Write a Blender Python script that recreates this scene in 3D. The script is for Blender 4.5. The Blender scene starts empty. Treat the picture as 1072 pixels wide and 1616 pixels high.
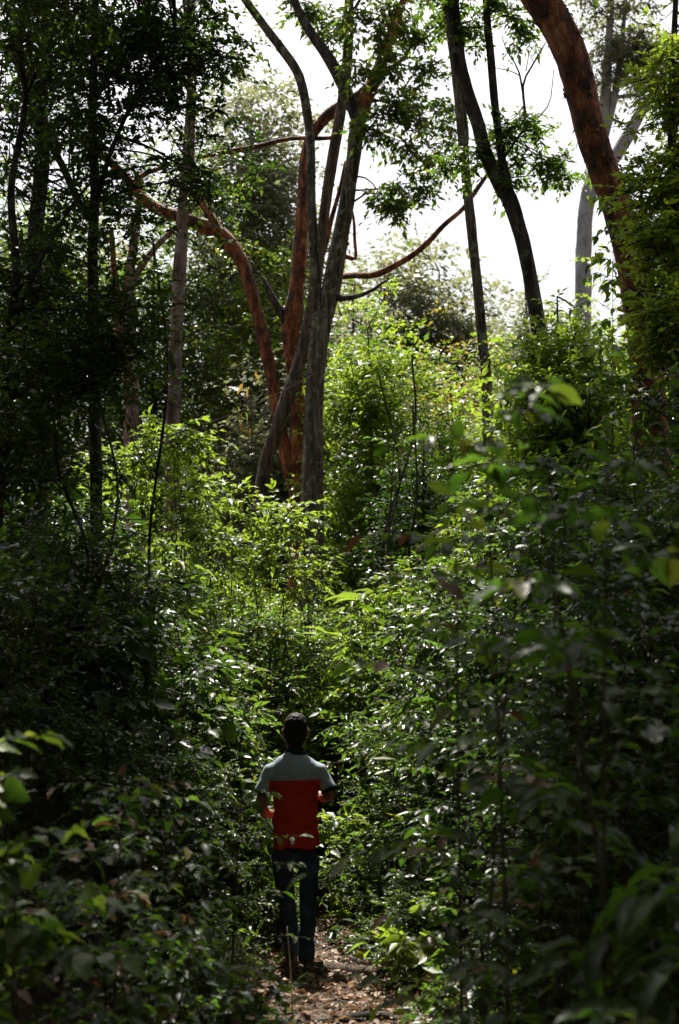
import bpy, math, random, time
import numpy as np
from mathutils import Vector, Matrix, noise as mnoise

T0 = time.time()
SC = bpy.context.scene
COL = SC.collection
R = math.radians

# ------------------------------------------------------------------ camera
CAM_H = 1.5
PITCH = math.atan(342 / 2244.4)
cam = bpy.data.cameras.new('camera')
camo = bpy.data.objects.new('camera', cam)
COL.objects.link(camo)
camo.location = (0, 0, CAM_H)
camo.rotation_euler = (math.pi / 2 + PITCH, 0, 0)
cam.sensor_fit = 'VERTICAL'
cam.sensor_height = 36
cam.lens = 50
cam.clip_start = 0.05
cam.clip_end = 2000
cam.dof.use_dof = True
cam.dof.focus_distance = 12.0
cam.dof.aperture_fstop = 2.8
SC.camera = camo

# ------------------------------------------------------------------ light
SUN_EL, SUN_AZ = 60.0, -8.0          # azimuth from the view direction, positive to the right
world = bpy.data.worlds.new('World')
SC.world = world
world.use_nodes = True
wn = world.node_tree
for n in list(wn.nodes):
    wn.nodes.remove(n)
sky = wn.nodes.new('ShaderNodeTexSky')
sky.sky_type = 'NISHITA'
sky.sun_disc = False
sky.sun_elevation = R(SUN_EL)
sky.sun_rotation = R(SUN_AZ)
sky.air_density = 1.0
sky.dust_density = 6.0
sky.ozone_density = 1.0
bg = wn.nodes.new('ShaderNodeBackground')
bg.inputs['Strength'].default_value = 0.08
out = wn.nodes.new('ShaderNodeOutputWorld')
hsv = wn.nodes.new('ShaderNodeHueSaturation')          # thin bright overcast: the blue is washed out
hsv.inputs['Saturation'].default_value = 0.45
wn.links.new(sky.outputs[0], hsv.inputs['Color'])
wn.links.new(hsv.outputs[0], bg.inputs['Color'])
wn.links.new(bg.outputs[0], out.inputs['Surface'])

sl = bpy.data.lights.new('sun', 'SUN')
sl.energy = 5.0
sl.angle = R(0.53)
sl.color = (1.0, 0.95, 0.86)
so = bpy.data.objects.new('sun', sl)
COL.objects.link(so)
sdir = Vector((math.sin(R(SUN_AZ)) * math.cos(R(SUN_EL)), math.cos(R(SUN_AZ)) * math.cos(R(SUN_EL)), math.sin(R(SUN_EL))))
so.rotation_euler = sdir.to_track_quat('Z', 'Y').to_euler()
so.location = (0, 0, 40)

SC.view_settings.view_transform = 'Standard'
SC.view_settings.look = 'None'
SC.view_settings.exposure = 1.2
SC.view_settings.gamma = 1.0
SC.view_settings.use_curve_mapping = False
SC.render.engine = 'CYCLES'
cy = SC.cycles
cy.max_bounces = 4
cy.diffuse_bounces = 2
cy.glossy_bounces = 2
cy.transmission_bounces = 4
cy.transparent_max_bounces = 4
cy.sample_clamp_indirect = 3.0
cy.use_denoising = True
cy.denoiser = 'OPENIMAGEDENOISE'
cy.denoising_input_passes = 'RGB_ALBEDO_NORMAL'
cy.denoising_prefilter = 'NONE'
cy.caustics_reflective = False
cy.caustics_refractive = False

# ------------------------------------------------------------------ helpers
cp, sp = math.cos(PITCH), math.sin(PITCH)


def at(px, py, Y):
    """a point of the place at depth Y, found from where the photograph shows it"""
    u, v = (px - 536) / 2244.4, (808 - py) / 2244.4
    d = np.array([u, cp - v * sp, sp + v * cp])
    s = Y / d[1]
    return np.array([0, 0, CAM_H]) + d * s


def unit(a):
    return a / np.maximum(np.linalg.norm(a, axis=-1, keepdims=True), 1e-9)


class MB:
    """collects vertices and faces and links them as ONE mesh object"""

    def __init__(self):
        self.V, self.F3, self.F4, self.A, self.n = [], [], [], [], 0

    def add(self, V, F3=None, F4=None, tint=None):
        V = np.asarray(V, float).reshape(-1, 3)
        if F3 is not None and len(F3):
            self.F3.append(np.asarray(F3, int).reshape(-1, 3) + self.n)
        if F4 is not None and len(F4):
            self.F4.append(np.asarray(F4, int).reshape(-1, 4) + self.n)
        self.V.append(V)
        self.A.append(np.full(len(V), 0.5) if tint is None else np.asarray(tint, float))
        self.n += len(V)

    def mesh(self, name, mat, smooth=True):
        V = np.concatenate(self.V)
        f3 = np.concatenate(self.F3) if self.F3 else np.zeros((0, 3), int)
        f4 = np.concatenate(self.F4) if self.F4 else np.zeros((0, 4), int)
        me = bpy.data.meshes.new(name)
        me.vertices.add(len(V))
        me.vertices.foreach_set('co', V.ravel().astype(np.float32))
        loops = np.concatenate([f3.ravel(), f4.ravel()]).astype(np.int32)
        tot = np.concatenate([np.full(len(f3), 3), np.full(len(f4), 4)]).astype(np.int32)
        st = np.concatenate([[0], np.cumsum(tot)[:-1]]).astype(np.int32)
        me.loops.add(len(loops))
        me.loops.foreach_set('vertex_index', loops)
        me.polygons.add(len(tot))
        me.polygons.foreach_set('loop_start', st)
        me.polygons.foreach_set('loop_total', tot)
        me.polygons.foreach_set('use_smooth', np.full(len(tot), smooth))
        a = me.attributes.new('tint', 'FLOAT', 'POINT')
        a.data.foreach_set('value', np.concatenate(self.A).astype(np.float32))
        me.update(calc_edges=True)
        me.materials.append(mat)
        return me

    def obj(self, name, mat, parent=None, smooth=True, kind=None, label=None, origin=None):
        if origin is not None:
            self.V = [v - np.asarray(origin) for v in self.V]
        o = bpy.data.objects.new(name, self.mesh(name, mat, smooth))
        COL.objects.link(o)
        if parent is not None:
            o.parent = parent
        if kind:
            o['kind'] = kind
        if label:
            o['label'] = label
        return o


def empty(name, loc, label, cat, group=None, rz=0, sc=1.0):
    o = bpy.data.objects.new(name, None)
    COL.objects.link(o)
    o.empty_display_size = 0.2
    o.location = loc
    o.rotation_euler = (0, 0, rz)
    o.scale = (sc, sc, sc)
    o['label'] = label
    o['category'] = cat
    if group:
        o['group'] = group
    return o


def tag(o, label, cat, group=None):
    o['label'] = label
    o['category'] = cat
    if group:
        o['group'] = group
    return o


def copy_tree(root, loc, rz, sc, label, group=None):
    r = root.copy()
    COL.objects.link(r)
    r.location = loc
    r.rotation_euler = (0, 0, rz)
    r.scale = (sc, sc, sc)
    r['label'] = label
    if group:
        r['group'] = group
    elif 'group' in r:
        del r['group']
    for ch in root.children:
        c = ch.copy()
        COL.objects.link(c)
        c.parent = r
        for g in ch.children:
            d = g.copy()
            COL.objects.link(d)
            d.parent = c
    return r


def spline(pts, n):
    """Catmull-Rom through rows of (x, y, z, r)"""
    P = np.asarray(pts, float)
    P = np.vstack([2 * P[0] - P[1], P, 2 * P[-1] - P[-2]])
    m = len(P) - 3
    t = np.linspace(0, m - 1e-6, n)
    i = t.astype(int)
    f = (t - i)[:, None]
    a, b, c, d = P[i], P[i + 1], P[i + 2], P[i + 3]
    o = 0.5 * ((2 * b) + (-a + c) * f + (2 * a - 5 * b + 4 * c - d) * f ** 2 + (-a + 3 * b - 3 * c + d) * f ** 3)
    o[:, 3] = np.maximum(o[:, 3], 0.001)
    return o


def tube(mb, pts, sides=10, n=None, rng=None, rough=0.0, cap=True, tint=None):
    S = spline(pts, n or max(3, 3 * len(pts)))
    c, r = S[:, :3], S[:, 3]
    m = len(c)
    tan = unit(np.gradient(c, axis=0))
    ref = np.array([0.0, 1.0, 0.0]) if abs(tan[:, 1]).mean() < 0.8 else np.array([1.0, 0, 0])
    x = unit(np.cross(np.tile(ref, (m, 1)), tan))
    y = np.cross(tan, x)
    a = np.linspace(0, 2 * np.pi, sides, endpoint=False)
    rr = np.repeat(r[:, None], sides, 1)
    if rough and rng is not None:
        ph = rng.uniform(0, 6, 6)
        u = np.linspace(0, 1, m)[:, None] * np.linalg.norm(np.diff(c, axis=0), axis=1).sum()
        w = (np.sin(a * 2 + u * 1.3 + ph[0]) + np.sin(a * 3 - u * 2.1 + ph[1]) * .7 + np.sin(a * 5 + u * .7 + ph[2]) * .5
             + np.sin(u * 5 + ph[3] + a) * .5 + rng.normal(0, .4, (m, sides)))
        kk = max(3, m // 7)                             # long uneven ridges and furrows
        rg = rng.normal(0, 1.1, (kk, sides))
        ti = np.linspace(0, kk - 1.001, m)
        i0 = ti.astype(int)
        w = w + rg[i0] * (1 - (ti - i0))[:, None] + rg[i0 + 1] * (ti - i0)[:, None]
        kn = rng.integers(0, m, max(1, m // 22))        # knots and scars
        for q_ in kn:
            w = w + 3.2 * np.exp(-((np.arange(m) - q_) / 1.6) ** 2)[:, None] * np.exp(-(np.angle(np.exp(1j * (a - rng.uniform(0, 6.28)))) / .45) ** 2)[None, :]
        rr = rr * (1 + rough * w)
    V = c[:, None, :] + rr[..., None] * (np.cos(a)[None, :, None] * x[:, None, :] + np.sin(a)[None, :, None] * y[:, None, :])
    i, j = np.meshgrid(np.arange(m - 1), np.arange(sides), indexing='ij')
    j2 = (j + 1) % sides
    F = np.stack([i * sides + j, i * sides + j2, (i + 1) * sides + j2, (i + 1) * sides + j], -1).reshape(-1, 4)
    V = V.reshape(-1, 3)
    F3 = None
    if cap:
        V = np.vstack([V, c[0] - tan[0] * r[0] * .3, c[-1] + tan[-1] * r[-1] * .3])
        k = np.arange(sides)
        k2 = (k + 1) % sides
        b = m * sides
        F3 = np.vstack([np.stack([np.full(sides, b), k2, k], -1),
                        np.stack([np.full(sides, b + 1), (m - 1) * sides + k, (m - 1) * sides + k2], -1)])
    mb.add(V, F3, F, None if tint is None else np.full(len(V), tint))


# leaf shapes: x across (unit width), y along (unit length), z out of the face
LEAF = {
    'full': (np.array([[0, 0, 0], [-.47, .27, .05], [0, .29, -.03], [.47, .27, .05], [-.38, .62, .0], [0, .63, -.06], [.38, .62, .0], [0, 1, -.16]]),
             np.array([[0, 2, 1], [0, 3, 2], [4, 5, 7], [5, 6, 7]]), np.array([[1, 2, 5, 4], [2, 3, 6, 5]])),
    'lite': (np.array([[0, 0, 0], [-.5, .42, .05], [0, .45, -.04], [.5, .42, .05], [0, 1, -.12]]),
             np.array([[0, 2, 1], [0, 3, 2], [1, 2, 4], [2, 3, 4]]), np.zeros((0, 4), int)),
    'far': (np.array([[0, 0, 0], [-.5, .5, .04], [.5, .5, .04], [0, 1, -.1]]),
            np.array([[0, 2, 1], [1, 2, 3]]), np.zeros((0, 4), int)),
}


def add_leaves(mb, P, D, N, L, W, shape, tint, rng):
    n = len(P)
    if n == 0:
        return
    T, f3, f4 = LEAF[shape]
    y = unit(D)
    x = unit(np.cross(y, N))
    z = np.cross(x, y)
    k = len(T)
    cz = rng.uniform(.3, 2.2, n)
    V = (P[:, None, :] + x[:, None, :] * (T[None, :, 0, None] * W[:, None, None])
         + y[:, None, :] * (T[None, :, 1, None] * L[:, None, None])
         + z[:, None, :] * (T[None, :, 2, None] * (L * cz)[:, None, None]))
    off = (np.arange(n) * k)[:, None, None]
    mb.add(V.reshape(-1, 3), (f3[None] + off).reshape(-1, 3), (f4[None] + off).reshape(-1, 4) if len(f4) else None, np.repeat(tint, k))


def twig_leaves(rng, C, k, J, tl, L, droop=.35, lift=.1, flat=.55, wander=None, Lv=.35, aspect=.42):
    """k twigs leave every centre C, each with J leaves set left and right; returns leaf rows and twig rows"""
    n = len(C)
    T = rng.normal(0, 1, (n, k, 3))
    T[..., 2] *= flat
    if wander is not None:
        T += wander[:, None, :]
    T = unit(T)
    T[..., 2] += lift
    T = unit(T)
    ln = tl * rng.uniform(.6, 1.3, (n, k, 1))
    t = np.linspace(.18, 1, J)[None, None, :] + rng.uniform(-.04, .04, (n, k, J))
    P = C[:, None, None, :] + T[:, :, None, :] * (ln * t)[..., None]
    P[..., 2] -= droop * ln * t ** 2 * rng.uniform(.4, 1.3, (n, k, 1))
    up = np.array([0, 0, 1.0])
    side = unit(np.cross(T, up) + 1e-6)[:, :, None, :]
    sg = np.where(np.arange(J) % 2 == 0, 1.0, -1.0)[None, None, :, None]
    fwd = T[:, :, None, :] * (.35 + .9 * (t[..., None] ** 3))
    D = fwd + side * sg * (1 - .75 * t[..., None] ** 4) + rng.normal(0, .28, (n, k, J, 3))
    D[..., 2] -= droop * .55
    N = up + rng.normal(0, .42, (n, k, J, 3))
    Ls = L * (1 + Lv * rng.normal(0, 1, (n, k, J))).clip(.4, 1.8)
    E = C[:, None, :] + T * ln
    E[..., 2] -= droop * ln[..., 0]
    return P.reshape(-1, 3), D.reshape(-1, 3), N.reshape(-1, 3), Ls.ravel(), (C, E)


def thin_twigs(mb, A, B, r=.003):
    """three sided slivers of real thickness from A to B"""
    n = len(A)
    d = unit(B - A)
    x = unit(np.cross(d, np.array([.3, .5, .8])))
    y = np.cross(d, x)
    V = np.empty((n, 6, 3))
    for j in range(3):
        o = x * math.cos(j * 2.094) + y * math.sin(j * 2.094)
        V[:, j] = A + o * r
        V[:, j + 3] = B + o * r * .45
    f = np.array([[0, 1, 4, 3], [1, 2, 5, 4], [2, 0, 3, 5]])
    mb.add(V.reshape(-1, 3), None, (f[None] + (np.arange(n) * 6)[:, None, None]).reshape(-1, 4))


# ------------------------------------------------------------------ materials
def nodes(name):
    m = bpy.data.materials.new(name)
    m.use_nodes = True
    nt = m.node_tree
    for n in list(nt.nodes):
        nt.nodes.remove(n)
    return m, nt, nt.nodes.new, nt.links.new


def ramp(nt, stops):
    r = nt.nodes.new('ShaderNodeValToRGB')
    e = r.color_ramp.elements
    e[0].position, e[0].color = stops[0][0], (*stops[0][1], 1)
    e[1].position, e[1].color = stops[-1][0], (*stops[-1][1], 1)
    for p, c in stops[1:-1]:
        q = e.new(p)
        q.color = (*c, 1)
    return r


def leaf_mat(name, stops, trans, tf=.38, rough=.36, veins=False, objvar=.35, spec=.5):
    """thin leaf: glossy upper side, yellow-green light let through from behind"""
    m, nt, N, Lk = nodes(name)
    o = N('ShaderNodeOutputMaterial')
    at_ = N('ShaderNodeAttribute')
    at_.attribute_name = 'tint'
    oi = N('ShaderNodeObjectInfo')
    s = N('ShaderNodeMath'); s.operation = 'MULTIPLY_ADD'
    Lk(oi.outputs['Random'], s.inputs[0]); s.inputs[1].default_value = objvar; s.inputs[2].default_value = -objvar / 2
    a = N('ShaderNodeMath'); a.operation = 'ADD'; a.use_clamp = True
    Lk(at_.outputs['Fac'], a.inputs[0]); Lk(s.outputs[0], a.inputs[1])
    r = ramp(nt, stops)
    Lk(a.outputs[0], r.inputs[0])
    col = r.outputs[0]
    pb = N('ShaderNodeBsdfPrincipled')
    pb.inputs['Roughness'].default_value = rough
    pb.inputs['Specular IOR Level'].default_value = spec
    tr = N('ShaderNodeBsdfTranslucent')
    hm = N('ShaderNodeMixRGB'); hm.blend_type = 'MIX'
    hm.inputs[0].default_value = .6
    sc = N('ShaderNodeMixRGB'); sc.blend_type = 'MULTIPLY'; sc.inputs[0].default_value = 1.0
    Lk(col, sc.inputs[1]); sc.inputs[2].default_value = (2.6, 2.2, 1.0, 1)
    Lk(sc.outputs[0], hm.inputs[1]); hm.inputs[2].default_value = (*trans, 1)
    tcol = hm.outputs[0]
    if veins:
        tc = N('ShaderNodeTexCoord')
        sx = N('ShaderNodeSeparateXYZ')
        Lk(tc.outputs['Object'], sx.inputs[0])
        ab = N('ShaderNodeMath'); ab.operation = 'ABSOLUTE'; Lk(sx.outputs[0], ab.inputs[0])
        q = N('ShaderNodeMath'); q.operation = 'MULTIPLY_ADD'
        Lk(ab.outputs[0], q.inputs[0]); q.inputs[1].default_value = -.45; Lk(sx.outputs[1], q.inputs[2])
        f = N('ShaderNodeMath'); f.operation = 'PINGPONG'; Lk(q.outputs[0], f.inputs[0]); f.inputs[1].default_value = .055
        v1 = N('ShaderNodeMath'); v1.operation = 'LESS_THAN'; Lk(f.outputs[0], v1.inputs[0]); v1.inputs[1].default_value = .006
        v2 = N('ShaderNodeMath'); v2.operation = 'LESS_THAN'; Lk(ab.outputs[0], v2.inputs[0]); v2.inputs[1].default_value = .022
        mx = N('ShaderNodeMath'); mx.operation = 'MAXIMUM'; Lk(v1.outputs[0], mx.inputs[0]); Lk(v2.outputs[0], mx.inputs[1])
        mv = N('ShaderNodeMath'); mv.operation = 'MULTIPLY'; Lk(mx.outputs[0], mv.inputs[0]); mv.inputs[1].default_value = .35
        vm = N('ShaderNodeMixRGB'); Lk(mv.outputs[0], vm.inputs[0]); Lk(col, vm.inputs[1]); vm.inputs[2].default_value = (.16, .2, .07, 1)
        col = vm.outputs[0]
        bp = N('ShaderNodeBump'); bp.inputs['Strength'].default_value = .35; bp.inputs['Distance'].default_value = .03
        Lk(mx.outputs[0], bp.inputs['Height'])
        Lk(bp.outputs[0], pb.inputs['Normal'])
    Lk(col, pb.inputs['Base Color'])
    Lk(tcol, tr.inputs['Color'])
    mix = N('ShaderNodeMixShader')
    mix.inputs[0].default_value = tf
    Lk(pb.outputs[0], mix.inputs[1]); Lk(tr.outputs[0], mix.inputs[2])
    Lk(mix.outputs[0], o.inputs['Surface'])
    return m


def bark_mat(name, stops, lichen=None, zs=.18, scale=9, rough=.85, lich_amt=.6, bump=.7, lichen_scale=5):
    m, nt, N, Lk = nodes(name)
    o = N('ShaderNodeOutputMaterial')
    tc = N('ShaderNodeTexCoord')
    mp = N('ShaderNodeMapping'); mp.inputs['Scale'].default_value = (1, 1, zs)
    Lk(tc.outputs['Object'], mp.inputs[0])
    n1 = N('ShaderNodeTexNoise'); n1.inputs['Scale'].default_value = scale; n1.inputs['Detail'].default_value = 8
    n1.inputs['Roughness'].default_value = .65
    Lk(mp.outputs[0], n1.inputs['Vector'])
    vo = N('ShaderNodeTexVoronoi'); vo.feature = 'DISTANCE_TO_EDGE'; vo.inputs['Scale'].default_value = scale * 2.6
    wv = N('ShaderNodeVectorMath'); wv.operation = 'ADD'
    ns = N('ShaderNodeVectorMath'); ns.operation = 'SCALE'; ns.inputs['Scale'].default_value = .12
    Lk(n1.outputs['Color'], ns.inputs[0]); Lk(mp.outputs[0], wv.inputs[0]); Lk(ns.outputs[0], wv.inputs[1])
    Lk(wv.outputs[0], vo.inputs['Vector'])
    r = ramp(nt, stops)
    Lk(n1.outputs['Fac'], r.inputs[0])
    col = r.outputs[0]
    if lichen:
        n2 = N('ShaderNodeTexNoise'); n2.inputs['Scale'].default_value = lichen_scale; n2.inputs['Detail'].default_value = 5
        Lk(tc.outputs['Object'], n2.inputs['Vector'])
        r2 = ramp(nt, [(lich_amt, (0, 0, 0)), (lich_amt + .06, (.75, .75, .75))])
        Lk(n2.outputs['Fac'], r2.inputs[0])
        mx = N('ShaderNodeMixRGB'); Lk(r2.outputs[0], mx.inputs[0]); Lk(col, mx.inputs[1]); mx.inputs[2].default_value = (*lichen, 1)
        col = mx.outputs[0]
    pb = N('ShaderNodeBsdfPrincipled')
    pb.inputs['Roughness'].default_value = rough
    pb.inputs['Specular IOR Level'].default_value = .25
    Lk(col, pb.inputs['Base Color'])
    h = N('ShaderNodeMath'); h.operation = 'MULTIPLY_ADD'
    cl = N('ShaderNodeMath'); cl.operation = 'MINIMUM'; Lk(vo.outputs['Distance'], cl.inputs[0]); cl.inputs[1].default_value = .12
    Lk(cl.outputs[0], h.inputs[0]); h.inputs[1].default_value = 4.0; Lk(n1.outputs['Fac'], h.inputs[2])
    bp = N('ShaderNodeBump'); bp.inputs['Strength'].default_value = bump; bp.inputs['Distance'].default_value = .025
    Lk(h.outputs[0], bp.inputs['Height'])
    Lk(bp.outputs[0], pb.inputs['Normal'])
    Lk(pb.outputs[0], o.inputs['Surface'])
    return m


def plain_mat(name, stops, scale=30, rough=.8, spec=.3, bump=.2, dist=.004):
    m, nt, N, Lk = nodes(name)
    o = N('ShaderNodeOutputMaterial')
    tc = N('ShaderNodeTexCoord')
    n1 = N('ShaderNodeTexNoise'); n1.inputs['Scale'].default_value = scale; n1.inputs['Detail'].default_value = 6
    Lk(tc.outputs['Object'], n1.inputs['Vector'])
    r = ramp(nt, stops)
    Lk(n1.outputs['Fac'], r.inputs[0])
    pb = N('ShaderNodeBsdfPrincipled')
    pb.inputs['Roughness'].default_value = rough
    pb.inputs['Specular IOR Level'].default_value = spec
    Lk(r.outputs[0], pb.inputs['Base Color'])
    bp = N('ShaderNodeBump'); bp.inputs['Strength'].default_value = bump; bp.inputs['Distance'].default_value = dist
    Lk(n1.outputs['Fac'], bp.inputs['Height'])
    Lk(bp.outputs[0], pb.inputs['Normal'])
    Lk(pb.outputs[0], o.inputs['Surface'])
    return m


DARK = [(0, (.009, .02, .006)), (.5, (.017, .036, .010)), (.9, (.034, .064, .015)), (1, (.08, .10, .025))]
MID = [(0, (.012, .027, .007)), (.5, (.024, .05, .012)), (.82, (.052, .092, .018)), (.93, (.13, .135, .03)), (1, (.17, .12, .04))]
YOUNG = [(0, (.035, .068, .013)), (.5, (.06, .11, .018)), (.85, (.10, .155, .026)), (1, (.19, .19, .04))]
PALE_HAZE = [(0, (.07, .088, .052)), (.5, (.11, .128, .08)), (1, (.17, .175, .12))]  # haze on far crowns is put into this leaf colour
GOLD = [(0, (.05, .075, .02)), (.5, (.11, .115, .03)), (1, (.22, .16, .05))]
M = {
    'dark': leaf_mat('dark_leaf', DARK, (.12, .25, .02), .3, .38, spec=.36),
    'mid': leaf_mat('green_leaf', MID, (.2, .36, .025), .4, .4, spec=.36),
    'young': leaf_mat('young_leaf', YOUNG, (.36, .52, .035), .5, .42, spec=.36),
    'pale': leaf_mat('hazed_pale_leaf', PALE_HAZE, (.27, .31, .16), .4, .5),
    'gold': leaf_mat('golden_leaf', GOLD, (.42, .36, .05), .4, .45),
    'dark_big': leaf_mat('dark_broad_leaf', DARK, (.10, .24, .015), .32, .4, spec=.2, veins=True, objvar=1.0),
    'mid_big': leaf_mat('green_broad_leaf', MID, (.17, .34, .025), .4, .42, spec=.22, veins=True, objvar=1.0),
    'young_big': leaf_mat('young_broad_leaf', YOUNG, (.32, .46, .035), .48, .38, veins=True, objvar=.9),
    'rusty': leaf_mat('rusty_leaf', [(0, (.10, .045, .02)), (1, (.19, .10, .045))], (.22, .11, .045), .2, .5, objvar=.9),
    'amber': leaf_mat('withered_leaf', [(0, (.14, .09, .03)), (1, (.26, .18, .05))], (.4, .29, .06), .35, .6, objvar=.9),
    'litter': leaf_mat('fallen_leaf', [(0, (.03, .018, .012)), (.35, (.13, .078, .048)), (.7, (.27, .18, .125)), (1, (.46, .37, .3))], (.3, .16, .08), .15, .65, objvar=.2, spec=.25),
    'bark_grey': bark_mat('grey_bark', [(.36, (.022, .017, .011)), (.47, (.088, .07, .046)), (.55, (.14, .117, .078)), (.66, (.25, .215, .15))], (.26, .27, .19), .1, 12, lich_amt=.55, bump=1.0, lichen_scale=9),
    'bark_brown': bark_mat('brown_bark', [(.36, (.035, .024, .016)), (.5, (.115, .085, .06)), (.64, (.22, .17, .12))], (.21, .21, .15), .16, 12, bump=1.0),
    'bark_red': bark_mat('red_bark', [(.36, (.03, .014, .009)), (.46, (.13, .047, .02)), (.55, (.30, .098, .032)), (.66, (.41, .19, .085))], (.055, .03, .02), .4, 7, .75, .54, .9, 6),
    'bark_pink': bark_mat('pinkish_bark', [(.37, (.05, .033, .024)), (.5, (.15, .098, .072)), (.64, (.26, .185, .145))], (.27, .24, .2), .25, 9, .8, .57, .5),
    'bark_dark': bark_mat('dark_bark', [(.37, (.018, .014, .011)), (.5, (.055, .044, .034)), (.64, (.12, .10, .08))], (.17, .175, .13), .2, 11, .85, .58, .9, 8),
    'bark_hazed': bark_mat('hazed_pale_bark', [(.3, (.2, .19, .18)), (.5, (.33, .32, .31)), (.75, (.45, .44, .43))], (.16, .15, .14), .4, 5, .8, .6, .5),  # fading with distance put into the bark colour
    'stem': bark_mat('stem_bark', [(.3, (.03, .024, .016)), (.6, (.075, .062, .04)), (.8, (.12, .10, .07))], None, .3, 30, .8, .6, .3),
    'straw': plain_mat('dry_straw', [(.3, (.42, .36, .25)), (.7, (.6, .54, .4))], 40, .7),
    'soil': plain_mat('soil', [(.3, (.035, .022, .014)), (.55, (.08, .05, .032)), (.75, (.13, .085, .055))], 6, .95, .15, .8, .03),
}

LEAFMESH = {}


def leaf_mesh(kind, mat, w):
    key = (kind, mat)
    if key not in LEAFMESH:
        if kind == 'broad':
            t = np.array([0, .06, .16, .3, .45, .6, .75, .88, .96, 1.0]); hw = np.array([.03, .16, .34, .47, .5, .46, .34, .19, .07, .0])
            dz = -.22 * t ** 2
        elif kind == 'heart':
            t = np.array([0, .05, .16, .3, .45, .6, .75, .88, .96, 1.0]); hw = np.array([.05, .36, .5, .52, .47, .37, .25, .13, .05, .0])
            dz = -.3 * t ** 2
        else:
            t = np.array([0, .06, .16, .3, .45, .6, .75, .88, 1.0]); hw = np.array([.05, .3, .45, .5, .47, .4, .28, .14, .0])
            dz = -.42 * t ** 2
        k = len(t)
        V = np.zeros((k, 3, 3))
        wav = .04 * np.sin(np.arange(k) * 2.1)
        V[:, 0] = np.stack([-hw, t, dz + hw * .22 + wav], -1)
        V[:, 1] = np.stack([0 * t, t, dz], -1)
        V[:, 2] = np.stack([hw, t, dz + hw * .22 - wav], -1)
        i, j = np.meshgrid(np.arange(k - 1), np.arange(2), indexing='ij')
        F = np.stack([i * 3 + j, i * 3 + j + 1, (i + 1) * 3 + j + 1, (i + 1) * 3 + j], -1).reshape(-1, 4)
        mb = MB()
        mb.add(V.reshape(-1, 3), None, F)
        # stalk
        mb.add([(-.02, -.18, .02), (.02, -.18, .02), (.02, .02, 0), (-.02, .02, 0), (0, -.18, -.02), (0, .02, -.03)], None, [[0, 1, 2, 3], [1, 4, 5, 2], [4, 0, 3, 5]])
        LEAFMESH[key] = mb.mesh('leaf', M[mat])
    return LEAFMESH[key]


def leaf_objs(parent, P, D, N, L, W, kind, mats, rng, probs=None):
    y = unit(D)
    x = unit(np.cross(y, N))
    z = np.cross(x, y)
    idx = rng.choice(len(mats), len(P), p=probs)
    for i in range(len(P)):
        o = bpy.data.objects.new('leaf', leaf_mesh(kind, mats[idx[i]], 1))
        COL.objects.link(o)
        o.parent = parent
        a, b, c, p = x[i] * W[i], y[i] * L[i], z[i] * L[i], P[i]
        o.matrix_basis = Matrix(((a[0], b[0], c[0], p[0]), (a[1], b[1], c[1], p[1]), (a[2], b[2], c[2], p[2]), (0, 0, 0, 1)))


MASTER = np.random.default_rng(20240611)


# ------------------------------------------------------------------ ground
def path_x(y):
    y = np.asarray(y, float)
    return np.interp(y, [0, 7, 8.5, 10, 12, 14.5, 18, 60], [.05, .22, .16, -.02, .0, -.35, -1.2, -3.0])


def ground_z(x, y):
    x = np.asarray(x, float)
    y = np.asarray(y, float)
    d = np.abs(x - path_x(y))
    bank = .16 * np.clip((d - .35) / .8, 0, 1) ** 1.3
    bump = .03 * np.sin(x * 3.1 + y * 1.7) + .025 * np.sin(y * 4.3 - x * 1.1) + .012 * np.sin(y * 9.7 + x * 2)
    far = np.clip((y - 18) / 60, 0, 1) * 3.0 + np.clip((np.hypot(x, y) - 120) / 400, 0, 1) * 14
    return bank + bump * .6 - .02 + far


def build_ground():
    def axis(lim, fine, step):
        a = np.arange(-fine, fine + 1e-6, step)
        b = fine + np.geomspace(.3, lim - fine, 34)
        return np.concatenate([-b[::-1], a, b])
    xs = axis(700, 4, .12)
    ys = np.concatenate([-np.geomspace(.4, 300, 16)[::-1], np.arange(0, 16, .12), 16 + np.geomspace(.2, 900, 40)])
    X, Y = np.meshgrid(xs, ys)
    Z = ground_z(X, Y) + MASTER.normal(0, .006, X.shape)
    V = np.stack([X, Y, Z], -1).reshape(-1, 3)
    nx, ny = len(xs), len(ys)
    i, j = np.meshgrid(np.arange(ny - 1), np.arange(nx - 1), indexing='ij')
    F = np.stack([i * nx + j, i * nx + j + 1, (i + 1) * nx + j + 1, (i + 1) * nx + j], -1).reshape(-1, 4)
    mb = MB()
    mb.add(V, None, F)
    mb.obj('ground', M['soil'], kind='structure')


build_ground()


def gz(x, y):
    return float(ground_z(x, y))


# ------------------------------------------------------------------ big trees
def pts_px(rows, Y=None):
    """rows of (px, py, width_px[, depth]) -> (x, y, z, r)"""
    o = []
    for r in rows:
        d = r[3] if len(r) > 3 else Y
        p = at(r[0], r[1], d)
        o.append((*p, r[2] * .465 * d / 2244.4))
    return o


def add_trunk(mb, rows, Y, rng, sides=14, rough=.045, n=None):
    p = pts_px(rows, Y)
    L = sum(np.linalg.norm(np.subtract(p[i + 1][:3], p[i][:3])) for i in range(len(p) - 1))
    tube(mb, p, sides, n or int(max(8, L / .11)), rng, rough)
    return p


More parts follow.
